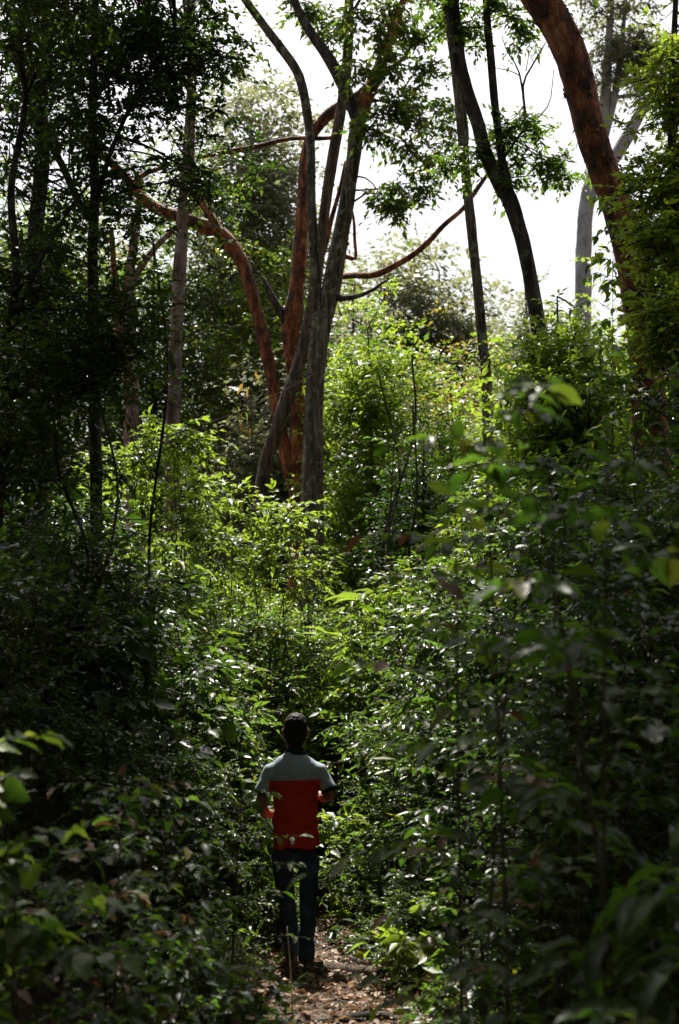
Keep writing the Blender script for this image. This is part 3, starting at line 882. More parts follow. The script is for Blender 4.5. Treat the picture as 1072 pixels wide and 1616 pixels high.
def surrounding_wood():
    """the forest goes on unseen behind and beside the camera, added to cut sky light"""
    rng = np.random.default_rng(91)
    C, tr = [], MB()
    for i in range(150):  # out of view trees added to hold off sky light from behind
        a = rng.uniform(-2.55, 2.55) + math.pi          # round the back and the sides, open towards the view
        d = rng.uniform(5.5, 17)
        x, y = math.sin(a) * d, math.cos(a) * d
        if y > 3 and abs(x) < 2.5 + y * .42:
            continue
        h = rng.uniform(7, 13)
        tube(tr, [(x, y, gz(x, y) - .2, .12), (x + rng.normal(0, .2), y, h * .5, .09), (x, y, h * .9, .03)], 6, 10)
        m = 42
        q = unit(rng.normal(0, 1, (m, 3))) * (rng.uniform(.2, 1, (m, 1)) ** .5)
        c = np.array([x, y, h * .52]) + q * np.array([1.7, 1.7, h * .47])
        C.append(c[np.abs(c[:, 0]) > np.where(c[:, 1] > 1, 1.6 + .30 * c[:, 1], 0)])
    for i in range(26):                                 # unseen crowns over the near path, added to darken the foreground
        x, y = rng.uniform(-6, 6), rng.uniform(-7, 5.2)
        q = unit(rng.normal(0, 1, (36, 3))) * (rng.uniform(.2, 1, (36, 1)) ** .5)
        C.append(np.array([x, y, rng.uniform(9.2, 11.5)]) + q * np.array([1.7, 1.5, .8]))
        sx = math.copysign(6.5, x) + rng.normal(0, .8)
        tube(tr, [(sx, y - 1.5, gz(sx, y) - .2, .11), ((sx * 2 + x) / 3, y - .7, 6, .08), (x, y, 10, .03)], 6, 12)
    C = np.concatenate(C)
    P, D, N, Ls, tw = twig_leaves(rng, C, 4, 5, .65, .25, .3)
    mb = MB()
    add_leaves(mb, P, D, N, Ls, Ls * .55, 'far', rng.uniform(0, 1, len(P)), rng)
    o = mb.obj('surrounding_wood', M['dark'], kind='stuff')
    o['label'] = 'dense dark unseen wood beside, behind and over the path, added for shade'
    o = tr.obj('surrounding_trunks', M['bark_dark'], kind='stuff')
    o['label'] = 'dark trunks of the unseen wood added beside and behind the path'


surrounding_wood()



# ------------------------------------------------------------------ shrubs
def shrub_parts(root, rng, H, Rr, n, k, J, tl, L, W, mat, nst=9, shape='lite', droop=.35, low=.12, pick=0, pick_kind='broad', pick_mat=None, prof=.5, rs=.012, pick_dir=(0, -1, .8)):
    """stems, small twigs and foliage round the origin of root"""
    C = []
    while len(C) < n:
        z = rng.uniform(low, 1)
        a = rng.uniform(0, 2 * np.pi)
        rmax = Rr * (np.sin(np.pi * min(1, (z * .85 + .12))) ** prof)
        r = rmax * rng.uniform(.15, 1) ** .6 * rng.uniform(.8, 1.12)
        C.append((r * np.cos(a), r * np.sin(a), z * H))
    C = np.array(C)
    sb = MB()
    tips = []
    for i in range(nst):
        a = rng.uniform(0, 2 * np.pi)
        q = Rr * rng.uniform(.1, .55)
        h = H * rng.uniform(.7, .97)
        e = rng.normal(0, .05 * H, (2, 2))
        pt = [(rng.normal(0, .07), rng.normal(0, .07), -.1, rs), (q * .3 * np.cos(a) + e[0, 0] * .4, q * .3 * np.sin(a) + e[0, 1] * .4, h * .35, rs * .85),
              (q * .75 * np.cos(a) + e[1, 0] * .5, q * .75 * np.sin(a) + e[1, 1] * .5, h * .7, rs * .6), (q * np.cos(a), q * np.sin(a), h, rs * .25)]
        tube(sb, pt, 5, 14, rng, .03)
        tips += [p[:3] for p in spline(pt, 16)]
    tips = np.array(tips)
    link_twigs(sb, rng, tips, C, rs * .5, .8)
    wan = C * np.array([.6, .6, 0]) / max(Rr, .1)
    P, D, N, Ls, tw = twig_leaves(rng, C, k, J, tl, L, droop, wander=wan)
    thin_twigs(sb, np.repeat(tw[0][:, None, :], k, 1).reshape(-1, 3), tw[1].reshape(-1, 3), .0028)
    sb.obj('stems', M['stem'], root)
    keep = np.ones(len(P), bool)
    if pick:
        sc = P @ np.array(pick_dir) + rng.normal(0, .12, len(P))
        ids = np.argsort(-sc)[:pick]
        keep[ids] = False
        leaf_objs(root, P[ids], D[ids], N[ids], Ls[ids] * 1.25, Ls[ids] * W * 1.25, pick_kind, [pick_mat or mat], rng)
    mb = MB()
    add_leaves(mb, P[keep], D[keep], N[keep], Ls[keep], Ls[keep] * W, shape, rng.uniform(0, 1, keep.sum()), rng)
    mb.obj('foliage', M[mat], root, kind='stuff')


PROTO = {}


def shrub(kind, label, px, Y, sc=1.0, group=None, rz=None, x=None):
    """copies of a few shrub builds; the first use is the build itself"""
    rng = MASTER
    if x is None:
        x = at(px, 1100, Y)[0]
    loc = (x, Y, gz(x, Y) - .03)
    rz = rng.uniform(0, 6.28) if rz is None else rz
    if kind not in PROTO:
        e = empty('shrub', loc, label, 'shrub', group, rz, sc)
        r2 = np.random.default_rng(300 + len(PROTO))
        shrub_parts(e, r2, **KINDS[kind])
        PROTO[kind] = e
        return e
    return copy_tree(PROTO[kind], loc, rz, sc, label, group)


KINDS = {
    'oval': dict(H=2.6, Rr=.95, n=125, k=7, J=9, tl=.24, L=.052, W=.5, mat='mid', droop=.3),
    'oval2': dict(H=2.8, Rr=1.0, n=120, k=7, J=9, tl=.25, L=.057, W=.46, mat='mid', droop=.4),
    'small': dict(H=2.4, Rr=.9, n=130, k=8, J=10, tl=.2, L=.038, W=.55, mat='mid', droop=.25),
    'dark': dict(H=2.5, Rr=.95, n=78, k=7, J=9, tl=.24, L=.052, W=.5, mat='dark', droop=.3),
    'dark2': dict(H=2.7, Rr=.95, n=78, k=7, J=9, tl=.24, L=.048, W=.55, mat='dark', droop=.3),
    'lance': dict(H=2.2, Rr=.9, n=70, k=6, J=8, tl=.3, L=.11, W=.24, mat='mid', droop=.55),
    'young': dict(H=2.8, Rr=1.0, n=105, k=6, J=8, tl=.28, L=.072, W=.42, mat='young', droop=.45),
    'young2': dict(H=2.6, Rr=.95, n=110, k=6, J=9, tl=.26, L=.06, W=.46, mat='young', droop=.4),
    'tiny': dict(H=.9, Rr=.5, n=60, k=7, J=9, tl=.13, L=.026, W=.55, mat='mid', droop=.15, rs=.006),
    'herb': dict(H=.5, Rr=.38, n=22, k=5, J=6, tl=.16, L=.065, W=.5, mat='mid', droop=.3, rs=.005, nst=6),
    'herb2': dict(H=.42, Rr=.34, n=18, k=5, J=5, tl=.15, L=.08, W=.36, mat='dark', droop=.4, rs=.005, nst=6),
}

SUNB = 'sunlit shrubs under the grey forked tree'
LEFTB = 'shaded shrubs on the left of the path'
RIGHTB = 'shrubs of the right hand thicket'


def single(kind, label, px, Y, seed, cat='shrub', name='shrub', loc=None, **over):
    prm = dict(KINDS[kind]); prm.update(over)
    x = at(px, 1100, Y)[0]
    e = empty(name, (x, Y, gz(x, Y) - .03), label, cat)
    shrub_parts(e, np.random.default_rng(seed), **prm)
    return e


LOOK = {'oval': 'oval leaved shrub', 'oval2': 'green shrub with drooping leaves', 'small': 'fine leaved green shrub', 'dark': 'dark oval leaved shrub', 'dark2': 'dark round leaved shrub', 'young': 'bright shrub', 'young2': 'pale green shrub'}


def pick_word(v, table):
    for lim, w in table:
        if v < lim:
            return w
    return table[-1][1]


def left_label(k, px, Y):
    row = pick_word(Y, [(8.2, 'in front on the left bank'), (10, 'amid the left bank'), (99, 'deep in the left bank')])
    return LOOK[k] + ' ' + row + ', ' + pick_word(px, [(-20, 'just at the left edge'), (40, 'close to the left edge'), (100, 'inside the left edge'), (180, 'below the thin dark stems'), (230, 'below the pinkish trunk'), (999, 'next to the man')])


def right_label(k, px, Y):
    row = pick_word(Y, [(8, 'fronting the right thicket'), (10.7, 'amid the right thicket'), (13.5, 'behind the right thicket'), (99, 'far behind the right thicket')])
    return LOOK[k] + ' ' + row + ', ' + pick_word(px, [(735, 'beside the path'), (800, 'below the thin grey stem'), (870, 'below the forked dark tree'), (930, 'right of the forked tree'), (1005, 'below the thick red trunk'), (1070, 'close to the right edge'), (9999, 'just at the right edge')])


def mid_label(k, px, Y):
    row = pick_word(Y, [(13, 'front'), (15.6, 'middle'), (99, 'back')])
    return LOOK[k] + ', ' + row + ' of the sunlit thicket, ' + pick_word(px, [(100, 'at its left end'), (200, 'below the dark stems'), (270, 'below the pinkish trunk'), (350, 'left of the red limb'), (440, 'below the red limb'), (535, 'below the grey trunk'), (600, 'right of the grey trunk'), (999, 'before the slim dark sapling')])


# sunlit shrubs in the middle: leaves near enough to pick apart are objects
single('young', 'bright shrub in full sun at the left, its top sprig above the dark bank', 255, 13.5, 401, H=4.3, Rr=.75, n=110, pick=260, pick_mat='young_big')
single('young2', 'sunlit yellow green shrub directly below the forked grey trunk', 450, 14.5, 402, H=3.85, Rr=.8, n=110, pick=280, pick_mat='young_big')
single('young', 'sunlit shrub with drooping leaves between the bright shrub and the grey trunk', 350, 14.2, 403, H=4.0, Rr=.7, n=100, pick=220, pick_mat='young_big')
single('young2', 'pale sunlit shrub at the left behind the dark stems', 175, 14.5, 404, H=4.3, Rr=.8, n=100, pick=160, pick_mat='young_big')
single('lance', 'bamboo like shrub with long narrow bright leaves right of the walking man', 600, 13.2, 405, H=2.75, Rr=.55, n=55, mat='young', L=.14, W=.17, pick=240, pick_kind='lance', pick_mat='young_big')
single('lance', 'plant with strap leaves beside the right shoulder of the walking man', 548, 13.5, 406, H=1.9, Rr=.4, n=36, mat='young', L=.15, W=.2, pick=200, pick_kind='lance', pick_mat='young_big')
single('oval', 'glittering small leaved shrub in sun on the right bank of the path', 725, 11.4, 407, H=2.3, Rr=.75, n=120, L=.055, pick=220, pick_mat='mid_big')
single('oval2', 'glossy shrub leaning over the path at the right of the man', 655, 12.9, 408, H=2.1, Rr=.7, n=100, pick=160, pick_mat='mid_big')
single('oval', 'shrub with white glinting leaves close to the left elbow of the man', 345, 10.8, 409, H=1.5, Rr=.55, n=70, L=.06, pick=220, pick_mat='mid_big')
single('oval2', 'broad bush behind the man, dark within and bright on its top', 405, 13.3, 410, H=2.5, Rr=.75, n=110, L=.055, pick=160, pick_mat='mid_big')
single('small', 'fine leaved shrub behind the head of the man', 485, 14.3, 411, H=2.4, Rr=.7, n=120)



for i, (k, px, Y, s) in enumerate([('oval', 300, 12.0, .85), ('small', 240, 11.6, .9), ('oval2', 340, 15.5, 1.1), ('small', 410, 16.5, 1.15), ('oval', 540, 16.5, 1.05), ('small', 560, 15.0, .9), ('young2', 300, 16.5, 1.3), ('oval', 230, 15.5, 1.3),
                                   ('oval2', 120, 15.5, 1.4), ('small', 60, 14.5, 1.4), ('oval', 480, 17.5, 1.15), ('small', 560, 18.0, 1.2), ('oval', 640, 17.0, 1.1), ('oval2', 620, 14.5, .8), ('small', 700, 15.5, 1.1), ('young', 380, 17.5, 1.15), ('oval2', 500, 15.2, .9)]):
    shrub(k, mid_label(k, px, Y), px, Y, s, SUNB)
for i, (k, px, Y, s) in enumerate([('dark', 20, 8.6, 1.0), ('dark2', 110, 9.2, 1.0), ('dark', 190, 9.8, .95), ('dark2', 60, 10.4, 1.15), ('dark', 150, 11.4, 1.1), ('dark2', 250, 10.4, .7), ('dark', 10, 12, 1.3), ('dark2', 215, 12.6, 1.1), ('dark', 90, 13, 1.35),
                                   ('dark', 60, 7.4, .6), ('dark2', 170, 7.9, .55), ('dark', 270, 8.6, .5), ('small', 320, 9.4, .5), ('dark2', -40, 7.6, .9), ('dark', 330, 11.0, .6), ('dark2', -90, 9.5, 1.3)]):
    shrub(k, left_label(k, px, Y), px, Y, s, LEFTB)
for i, (k, px, Y, s) in enumerate([('oval', 720, 10.6, 1.0), ('small', 770, 11.6, 1.15), ('oval2', 830, 10.4, 1.1), ('oval', 890, 11.4, 1.25), ('small', 950, 10.2, 1.2), ('oval2', 1010, 9.6, 1.15), ('oval', 1060, 8.8, 1.1), ('dark', 760, 9.2, .85), ('dark2', 840, 8.6, .9),
                                   ('dark', 920, 8.2, 1.0), ('dark2', 1000, 7.8, 1.0), ('dark', 1080, 7.4, 1.05), ('small', 745, 9.6, .62), ('oval', 700, 13.2, 1.15), ('small', 790, 13.8, 1.3), ('young2', 860, 13.0, 1.35), ('oval2', 760, 15.5, 1.3), ('dark', 870, 7.4, .55),
                                   ('dark2', 925, 6.8, .6), ('young', 960, 12.6, 1.35), ('dark', 960, 6.6, .75), ('dark2', 1060, 6.2, .85), ('dark', 1150, 8.5, 1.4)]):
    shrub(k, right_label(k, px, Y), px, Y, s, RIGHTB)

single('herb', 'sunlit leafy herb where the path bends out of sight, right of the man', 532, 11.7, 431, cat='herb', name='herb', H=.85, Rr=.3, n=34, mat='young', L=.06, pick=150, pick_mat='young_big')
single('herb', 'taller sunlit herb behind the path bend, right of the man', 566, 12.4, 432, cat='herb', name='herb', H=1.1, Rr=.34, n=40, mat='mid', L=.06, pick=150, pick_mat='mid_big')
# shrubs of bigger leaves among the small leaved ones
for i, (lb, px, Y, H, mt, kd, L, W) in enumerate([
        ('broad leaved dark shrub in the left bank below the thin stems', 140, 9.0, 2.1, 'dark', 'heart', .10, .7),
        ('broad leaved shrub left of the man catching flecks of sun', 290, 10.3, 1.9, 'mid', 'broad', .095, .5),
        ('tall big leaved shrub at the left edge under the dark crowns', 60, 11.0, 3.4, 'dark', 'broad', .12, .5),
        ('long leaved shrub beside the path on the right bank', 795, 9.4, 1.9, 'mid', 'lance', .12, .28),
        ('big leaved shrub in the right thicket below the forked tree', 850, 10.0, 2.9, 'mid', 'broad', .11, .5),
        ('big leaved dark shrub below the thick red trunk', 985, 9.2, 3.1, 'mid', 'heart', .10, .65),
        ('long leaved shrub behind the left bank in half shade', 225, 12.2, 2.9, 'young', 'lance', .13, .27)]):
    single('oval', lb, px, Y, 440 + i, H=H, Rr=H * .27, n=34, k=5, J=6, tl=.34, L=L, W=W, mat=mt, droop=.5, pick=170, pick_kind=kd, pick_mat=mt + '_big', nst=6)

# low growth along the path
single('tiny', 'fine feathery low bush on the right verge of the path', 660, 8.9, 421, cat='bush', name='bush', H=.6, Rr=.34)
single('tiny', 'dark feathery bush a step farther along the right verge', 625, 10.4, 422, cat='bush', name='bush', H=.7, Rr=.35)
single('herb', 'seedling with pale rounded leaves and yellow tips on the right verge', 690, 8.3, 423, cat='plant', name='seedling', H=.62, Rr=.24, n=16, mat='young', L=.085, pick=90, pick_mat='young_big')
HLOOK = {'herb': 'low broad leaved herb', 'herb2': 'low narrow leaved dark herb', 'tiny': 'low feathery tuft'}
for i in range(96):
    y = MASTER.uniform(6.6, 12.5)
    sd = MASTER.choice([-1, 1])
    off = MASTER.uniform(.24, 1.2) if sd > 0 else MASTER.uniform(.26, 1.4)
    xx = float(path_x(y)) + sd * off
    pxx = 536 + xx / y * 2244
    if y < 9.9 and 385 < pxx < (625 if y > 8.5 else 700):
        continue
    kd = ['herb', 'herb2', 'tiny'][i % 3]
    shrub(kd, HLOOK[kd] + (' on the right' if sd > 0 else ' on the left') + ' path verge' + (', before the man' if y < 9.4 else ', beyond the feet of the man'), 0, y, MASTER.uniform(.5, 1.05) * (.5 if kd == 'tiny' else 1), 'low herbs edging the path', x=xx)
for o in COL.objects:
    if o.get('group') == 'low herbs edging the path':
        o.name = 'herb'
        o['category'] = 'herb'


# ------------------------------------------------------------------ plants close to the camera
def sapling(label, px, Y, H, seed, n_br, L, W, kind, mats, probs, spread=.5, lean=(0, 0), per=7, rs=.006, low=.2, cat='plant', name='sapling', extra_stems=1, droop=.3, fol=0):
    rng = np.random.default_rng(seed)
    x = at(px, 1100, Y)[0]
    e = empty(name, (x, Y, gz(x, Y) - .02), label, cat)
    P, D, N, Ls = [], [], [], []
    for s_ in range(extra_stems):
        sb = MB()
        ox = rng.normal(0, .06, 2) if s_ else np.zeros(2)
        ln = np.array(lean) + rng.normal(0, .12, 2)
        h = H * (1 if s_ == 0 else rng.uniform(.6, .95))
        st = [(ox[0], ox[1], -.08, rs), (ox[0] + ln[0] * .2 * h, ox[1] + ln[1] * .2 * h, h * .35, rs * .85), (ox[0] + ln[0] * .5 * h, ox[1] + ln[1] * .5 * h, h * .7, rs * .6), (ox[0] + ln[0] * .9 * h, ox[1] + ln[1] * .9 * h, h, rs * .25)]
        tube(sb, st, 6, 22, rng, .03)
        S = spline(st, 60)
        br = []
        nb = max(3, int(n_br / extra_stems))
        for i in range(nb):
            t = low + (1 - low) * (i + .5) / nb
            p = S[int(t * 59)][:3]
            a = i * 2.4 + rng.uniform(-.5, .5)
            ll = spread * (1.1 - .65 * t) * rng.uniform(.6, 1.25)
            d = np.array([np.cos(a), np.sin(a), rng.uniform(.1, .6)])
            q = p + d * ll
            q[2] -= droop * ll * .5
            m = p + d * ll * .5 + np.array([0, 0, .05 * ll])
            pt = [(*p, rs * .45), (*m, rs * .35), (*q, rs * .15)]
            tube(sb, pt, 4, 7, cap=False)
            br.append(spline(pt, per + 3))
        br.append(S[44:60:2])
        sb.obj('stem', M['stem'], e)
        for B in br:
            tn = unit(np.gradient(B[:, :3], axis=0))
            k0 = 2
            for j in range(k0, len(B)):
                sg = 1 if j % 2 else -1
                sd = unit(np.cross(tn[j], [0, 0, 1.0]) + 1e-6)
                last = j == len(B) - 1
                d = tn[j] * (1.0 if last else .45) + (0 if last else 1) * sd * sg * .9 + rng.normal(0, .22, 3)
                d[2] -= droop * rng.uniform(.2, 1.1)
                P.append(B[j, :3]); D.append(d); N.append(np.array([0, 0, 1.0]) + rng.normal(0, .35, 3))
                Ls.append(L * rng.uniform(.6, 1.25))
    P, D, N, Ls = map(np.array, (P, D, N, Ls))
    if len(P) > 300:
        k = rng.permutation(len(P))[:300]
        P, D, N, Ls = P[k], D[k], N[k], Ls[k]
    leaf_objs(e, P + unit(D) * (.16 * Ls[:, None]), D, N, Ls, Ls * W, kind, mats, rng, probs)
    return e


NEARP = (['dark_big', 'mid_big'], [.62, .38])
# right
sapling('blurred sapling nearest the lens at the right with broad dark leaves', 1000, 3.6, 2.4, 501, 23, 0.091, .5, 'broad', *NEARP, spread=.5, extra_stems=2, per=8)
sapling('blurred bush reaching towards the middle with rusty tip leaves', 800, 4.2, 2.55, 502, 29, 0.073, .52, 'broad', ['dark_big', 'mid_big', 'rusty'], [.45, .51, .04], spread=.55, lean=(-.04, 0), extra_stems=2, per=8)
sapling('slender blurred sapling whose yellow green shoot points left of the thicket', 722, 4.7, 2.4, 503, 22, 0.070, .5, 'broad', ['mid_big', 'young_big', 'rusty'], [.5, .42, .08], spread=.42, lean=(-.05, 0), per=8)
sapling('leafy sapling behind the blurred bush, half in focus', 880, 5.6, 2.6, 504, 35, 0.070, .48, 'broad', *NEARP, spread=.6, extra_stems=2, per=7)
sapling('dark sapling low at the right edge with arched long leaves', 1060, 3.3, 1.35, 505, 29, 0.119, .4, 'lance', ['dark_big', 'mid_big'], [.6, .4], spread=.45, extra_stems=2, per=8, low=.3)
sapling('dark bushy plant filling the lower right of the thicket', 900, 4.9, 1.75, 506, 35, 0.070, .5, 'broad', ['dark_big', 'mid_big'], [.75, .25], spread=.55, extra_stems=3, per=8, low=.12)
sapling('dark sapling in the right thicket beside the path verge', 825, 6.0, 1.95, 507, 44, 0.063, .5, 'broad', ['dark_big', 'mid_big'], [.7, .3], spread=.45, extra_stems=2, per=7, low=.15)
sapling('tall dark sapling at the right edge behind the nearest one', 1050, 5.0, 2.6, 508, 32, 0.070, .5, 'broad', *NEARP, spread=.6, extra_stems=2, per=7)
# left
sapling('heart leaved plant at the left edge with backlit green leaves', 20, 4.3, 1.45, 511, 32, 0.084, .8, 'heart', ['dark_big', 'mid_big', 'young_big'], [.2, .42, .38], spread=.42, extra_stems=2, per=7, low=.25)
sapling('dark leafy plant low in the left corner', 70, 4.9, 1.1, 512, 44, 0.066, .55, 'broad', ['dark_big', 'mid_big', 'rusty'], [.6, .36, .04], spread=.5, extra_stems=3, per=8, low=.15)
sapling('plant with reddish young leaves left of the path', 190, 5.4, 1.25, 513, 38, 0.070, .5, 'broad', ['dark_big', 'mid_big', 'rusty'], [.45, .4, .15], spread=.5, extra_stems=2, per=8, low=.2)
sapling('wand like plant whose topmost leaves overlap the orange shirt', 368, 7.2, 1.2, 514, 14, 0.066, .45, 'broad', ['mid_big', 'young_big', 'dark_big'], [.5, .2, .3], spread=.42, lean=(.14, 0), per=8, low=.3)
sapling('leafy plant with yellowish leaves between the left corner and the man', 250, 6.2, 1.1, 515, 29, 0.070, .5, 'broad', ['dark_big', 'mid_big', 'young_big'], [.45, .45, .1], spread=.45, extra_stems=2, per=8, low=.2)
sapling('dark plant at the foot of the left bank, near the path', 275, 5.6, .7, 516, 26, 0.059, .5, 'broad', ['dark_big', 'mid_big'], [.6, .4], spread=.3, extra_stems=3, per=7, low=.15)
sapling('dark spreading plant at the bottom left of the picture', 190, 4.5, .8, 517, 38, 0.070, .5, 'broad', ['dark_big', 'mid_big'], [.6, .4], spread=.5, extra_stems=3, per=7, low=.2)
sapling('low plant with broad bluish leaves at the near end of the path', 470, 6.2, .34, 518, 17, 0.059, .5, 'broad', ['dark_big', 'mid_big'], [.5, .5], spread=.26, extra_stems=2, per=4, low=.2)
sapling('climbing shoot with hanging heart leaves on the thick red trunk', 968, 11.7, 6.0, 519, 44, 0.091, .55, 'heart', ['mid_big', 'young_big'], [.45, .55], spread=.5, per=8, low=.55, cat='climber', name='climber', droop=.8)
sapling('dark leafy plant beside the path verge in the lower right', 765, 6.4, 1.1, 531, 32, .065, .5, 'broad', ['dark_big', 'mid_big'], [.75, .25], spread=.3, extra_stems=3, per=8, low=.1)
sapling('dense dark plant in the lower right, before the leafy sapling', 835, 5.2, 1.75, 532, 44, .065, .5, 'broad', ['dark_big', 'mid_big'], [.75, .25], spread=.5, extra_stems=3, per=9, low=.1)
sapling('dense dark plant near the lower right corner', 970, 5.4, 2.05, 533, 44, .07, .5, 'broad', ['dark_big', 'mid_big'], [.75, .25], spread=.55, extra_stems=3, per=9, low=.1)
sapling('dark plant with crowded leaves between the forked tree and the blurred bush', 770, 6.6, 2.5, 534, 44, .065, .5, 'broad', ['dark_big', 'mid_big'], [.7, .3], spread=.55, extra_stems=3, per=9, low=.25)
# slim young trees in the gap right of centre
sapling('slim dark sapling standing alone right of the grey trunk', 600, 15.2, 4.6, 520, 22, .08, .45, 'broad', ['mid_big', 'dark_big'], [.6, .4], spread=.6, per=8, low=.45, rs=.018)


def bare_stem(label, px, Y, top, w, seed, group=None):
    rng = np.random.default_rng(seed)
    f = np.array(foot(px, Y))
    t = at(px + rng.normal(0, 25), top, Y) - f
    mb = MB()
    k = 6
    rows = [(*(t * u + (rng.normal(0, .11, 3) if 0 < u < 1 else 0)), w / 2 * (1.15 - .6 * u)) for u in np.linspace(-.03, 1, k)]
    tube(mb, rows, 7, 40, rng, .05)
    S = spline(rows, 40)
    for i in range(7):
        p = S[rng.integers(14, 38)]
        d = np.array([rng.normal(), rng.normal() * .6, rng.uniform(.2, 1)]) * rng.uniform(.25, .7)
        tube(mb, [(*p[:3], p[3] * .5), (*(p[:3] + d * .5 + [0, 0, -.05]), p[3] * .35), (*(p[:3] + d), p[3] * .12)], 4, 8, cap=False)
    o = mb.obj('bare_stem', M['bark_dark'])
    o.location = f
    tag(o, label, 'stem', group)


for i, (px, Y, top, w) in enumerate([(100, 8.9, 520, .03), (128, 9.4, 600, .026), (232, 10.2, 380, .028)]):
    bare_stem(['dark stem leftmost of the thin stems in the left thicket', 'thinnest dark stem of the left thicket, below the dark crowns', 'tallest thin stem of the left thicket, beside the pinkish trunk'][i], px, Y, top, w, 600 + i, 'thin stems in the left thicket')
for i, (px, Y, top, w) in enumerate([(632, 15.6, 560, .04), (575, 16.0, 590, .035), (655, 15.0, 640, .035)]):
    bare_stem(['tallest thin stem in the gap right of the grey tree', 'thin stem in the gap closest to the grey trunk', 'short thin stem in the gap beside the right thicket'][i], px, Y, top, w, 640 + i, 'thin stems in the gap')


# withered hanging leaves in front of the red limb
def withered():
    rng = np.random.default_rng(77)
    b = at(392, 625, 19.5)
    f = foot(392, 19.5)
    e = empty('withered_plant', f, 'slim plant with a bunch of withered amber leaves beside the red limb', 'plant')
    sb = MB()
    z = b[2] - f[2]
    tube(sb, [(0, 0, -.1, .014), (.05, 0, z * .5, .012), (0, 0, z, .006)], 6, 20)
    sb.obj('stem', M['stem'], e)
    n = 10
    P = np.array([0, 0, z]) + rng.normal(0, 1, (n, 3)) * np.array([.12, .1, .17]) + np.array([0, 0, -.12])
    D = np.array([0, 0, -1.0]) + rng.normal(0, .35, (n, 3))
    Nn = np.array([0, -1.0, .3]) + rng.normal(0, .5, (n, 3))
    Ls = rng.uniform(.1, .19, n)
    tw_ = MB()
    for p_ in P:
        tube(tw_, [(0, 0, z, .005), (p_[0] * .6, p_[1] * .6, (z + p_[2]) / 2 + .05, .004), (*p_, .0025)], 4, 6, cap=False)
    tw_.obj('twigs', M['stem'], e, kind='stuff')
    leaf_objs(e, P, D, Nn, Ls, Ls * .26, 'lance', ['amber', 'young_big'], rng, [.8, .2])


withered()


# ------------------------------------------------------------------ forest floor
def litter():
    rng = np.random.default_rng(5)
    n = 13000
    y = 6.3 + rng.uniform(0, 1, n) ** 1.2 * 8.5
    x = path_x(y) + rng.normal(0, .5, n)
    keep = np.sin(x * 7 + y * 3) + np.sin(y * 8.3 - x * 4) + rng.normal(0, 1, n) > -.9      # drifts with bare trodden soil between
    x, y = x[keep], y[keep]
    n = len(x)
    z = ground_z(x, y) + rng.uniform(.004, .03, n)
    P = np.stack([x, y, z], -1)
    D = rng.normal(0, 1, (n, 3)); D[:, 2] *= .22
    N = np.array([0, 0, 1.0]) + rng.normal(0, .38, (n, 3))
    L = rng.lognormal(-2.95, .42, n).clip(.02, .09)
    mb = MB()
    add_leaves(mb, P, D, N, L, L * rng.uniform(.3, .55, n), 'lite', rng.uniform(0, 1, n), rng)
    o = mb.obj('leaf_litter', M['litter'], kind='stuff')
    o['label'] = 'dry brown leaf litter scattered over the trodden path'
    nt = 700
    y = rng.uniform(6.4, 12.5, nt)
    x = path_x(y) + rng.normal(0, .55, nt)
    A = np.stack([x, y, ground_z(x, y) + .012], -1)
    a = rng.uniform(0, 6.28, nt)
    B = A + np.stack([np.cos(a), np.sin(a), rng.uniform(-.04, .12, nt)], -1) * rng.uniform(.08, .32, (nt, 1))
    tb = MB()
    thin_twigs(tb, A, B, .004)
    o = tb.obj('fallen_twigs', M['stem'], kind='stuff')
    o['label'] = 'thin fallen twigs strewn over the leaf litter'


litter()


def root(label, rows, seed, mat='bark_brown', name='root', cat='root'):
    rng = np.random.default_rng(seed)
    b = np.array(rows[len(rows) // 2][:2])
    z0 = gz(*b)
    pts = []
    for (x, y, dz, r) in rows:
        pts.append((x - b[0], y - b[1], gz(x, y) + dz - z0, r))
    mb = MB()
    tube(mb, pts, 8, 30, rng, .09)
    o = mb.obj(name, M[mat])
    o.location = (b[0], b[1], z0)
    return tag(o, label, cat)


root('thick dark root across the path just past the feet of the man', [(-.32, 9.35, -.02, .02), (-.12, 9.25, .015, .03), (.08, 9.12, .02, .035), (.3, 9.1, .02, .034), (.52, 9.15, -.03, .025)], 61)
root('thin root lying above the thick one on the path', [(-.02, 9.5, -.02, .015), (.12, 9.52, .015, .022), (.3, 9.48, .01, .02), (.45, 9.45, -.02, .012)], 62)
root('slanting stick lying across the middle of the path', [(.06, 8.45, .012, .008), (.3, 8.62, .02, .012), (.5, 8.72, .02, .012), (.66, 8.85, .03, .006)], 63, name='stick', cat='stick')
root('short reddish root half buried in the litter', [(-.12, 8.3, -.02, .014), (.02, 8.34, .012, .024), (.16, 8.28, .008, .018), (.26, 8.2, -.02, .01)], 64, 'bark_red')
root('low dark earth step of roots at the near end of the path', [(-.3, 7.72, -.03, .02), (-.05, 7.68, .0, .032), (.2, 7.72, .002, .03), (.42, 7.62, -.03, .02)], 65, 'bark_dark')
root('curved twig at the left of the near path', [(-.22, 7.5, .015, .006), (-.08, 7.3, .03, .008), (.0, 7.05, .02, .008), (.03, 6.9, .015, .005)], 66, name='stick', cat='stick')
root('bent pale branch lying low right behind the man', [(.02, 12.0, .12, .012), (.12, 11.4, .16, .013), (.3, 10.9, .08, .013), (.5, 10.7, .02, .008)], 67, 'bark_pink', name='fallen_branch', cat='branch')


def stalk():
    p0, p1 = at(462, 1560, 7.9), at(453, 1462, 7.9)
    p0[2] = gz(p0[0], 7.9)
    mb = MB()
    b = p0.copy()
    tube(mb, [(0, 0, -.02, .005), tuple((p1 - b) * .5 + [.004, 0, 0]) + (.0045,), tuple(p1 - b) + (.003,)], 5, 10)
    o = mb.obj('dry_stalk', M['straw'])
    o.location = b
    tag(o, 'single pale dry stalk standing before the feet of the man', 'stalk')


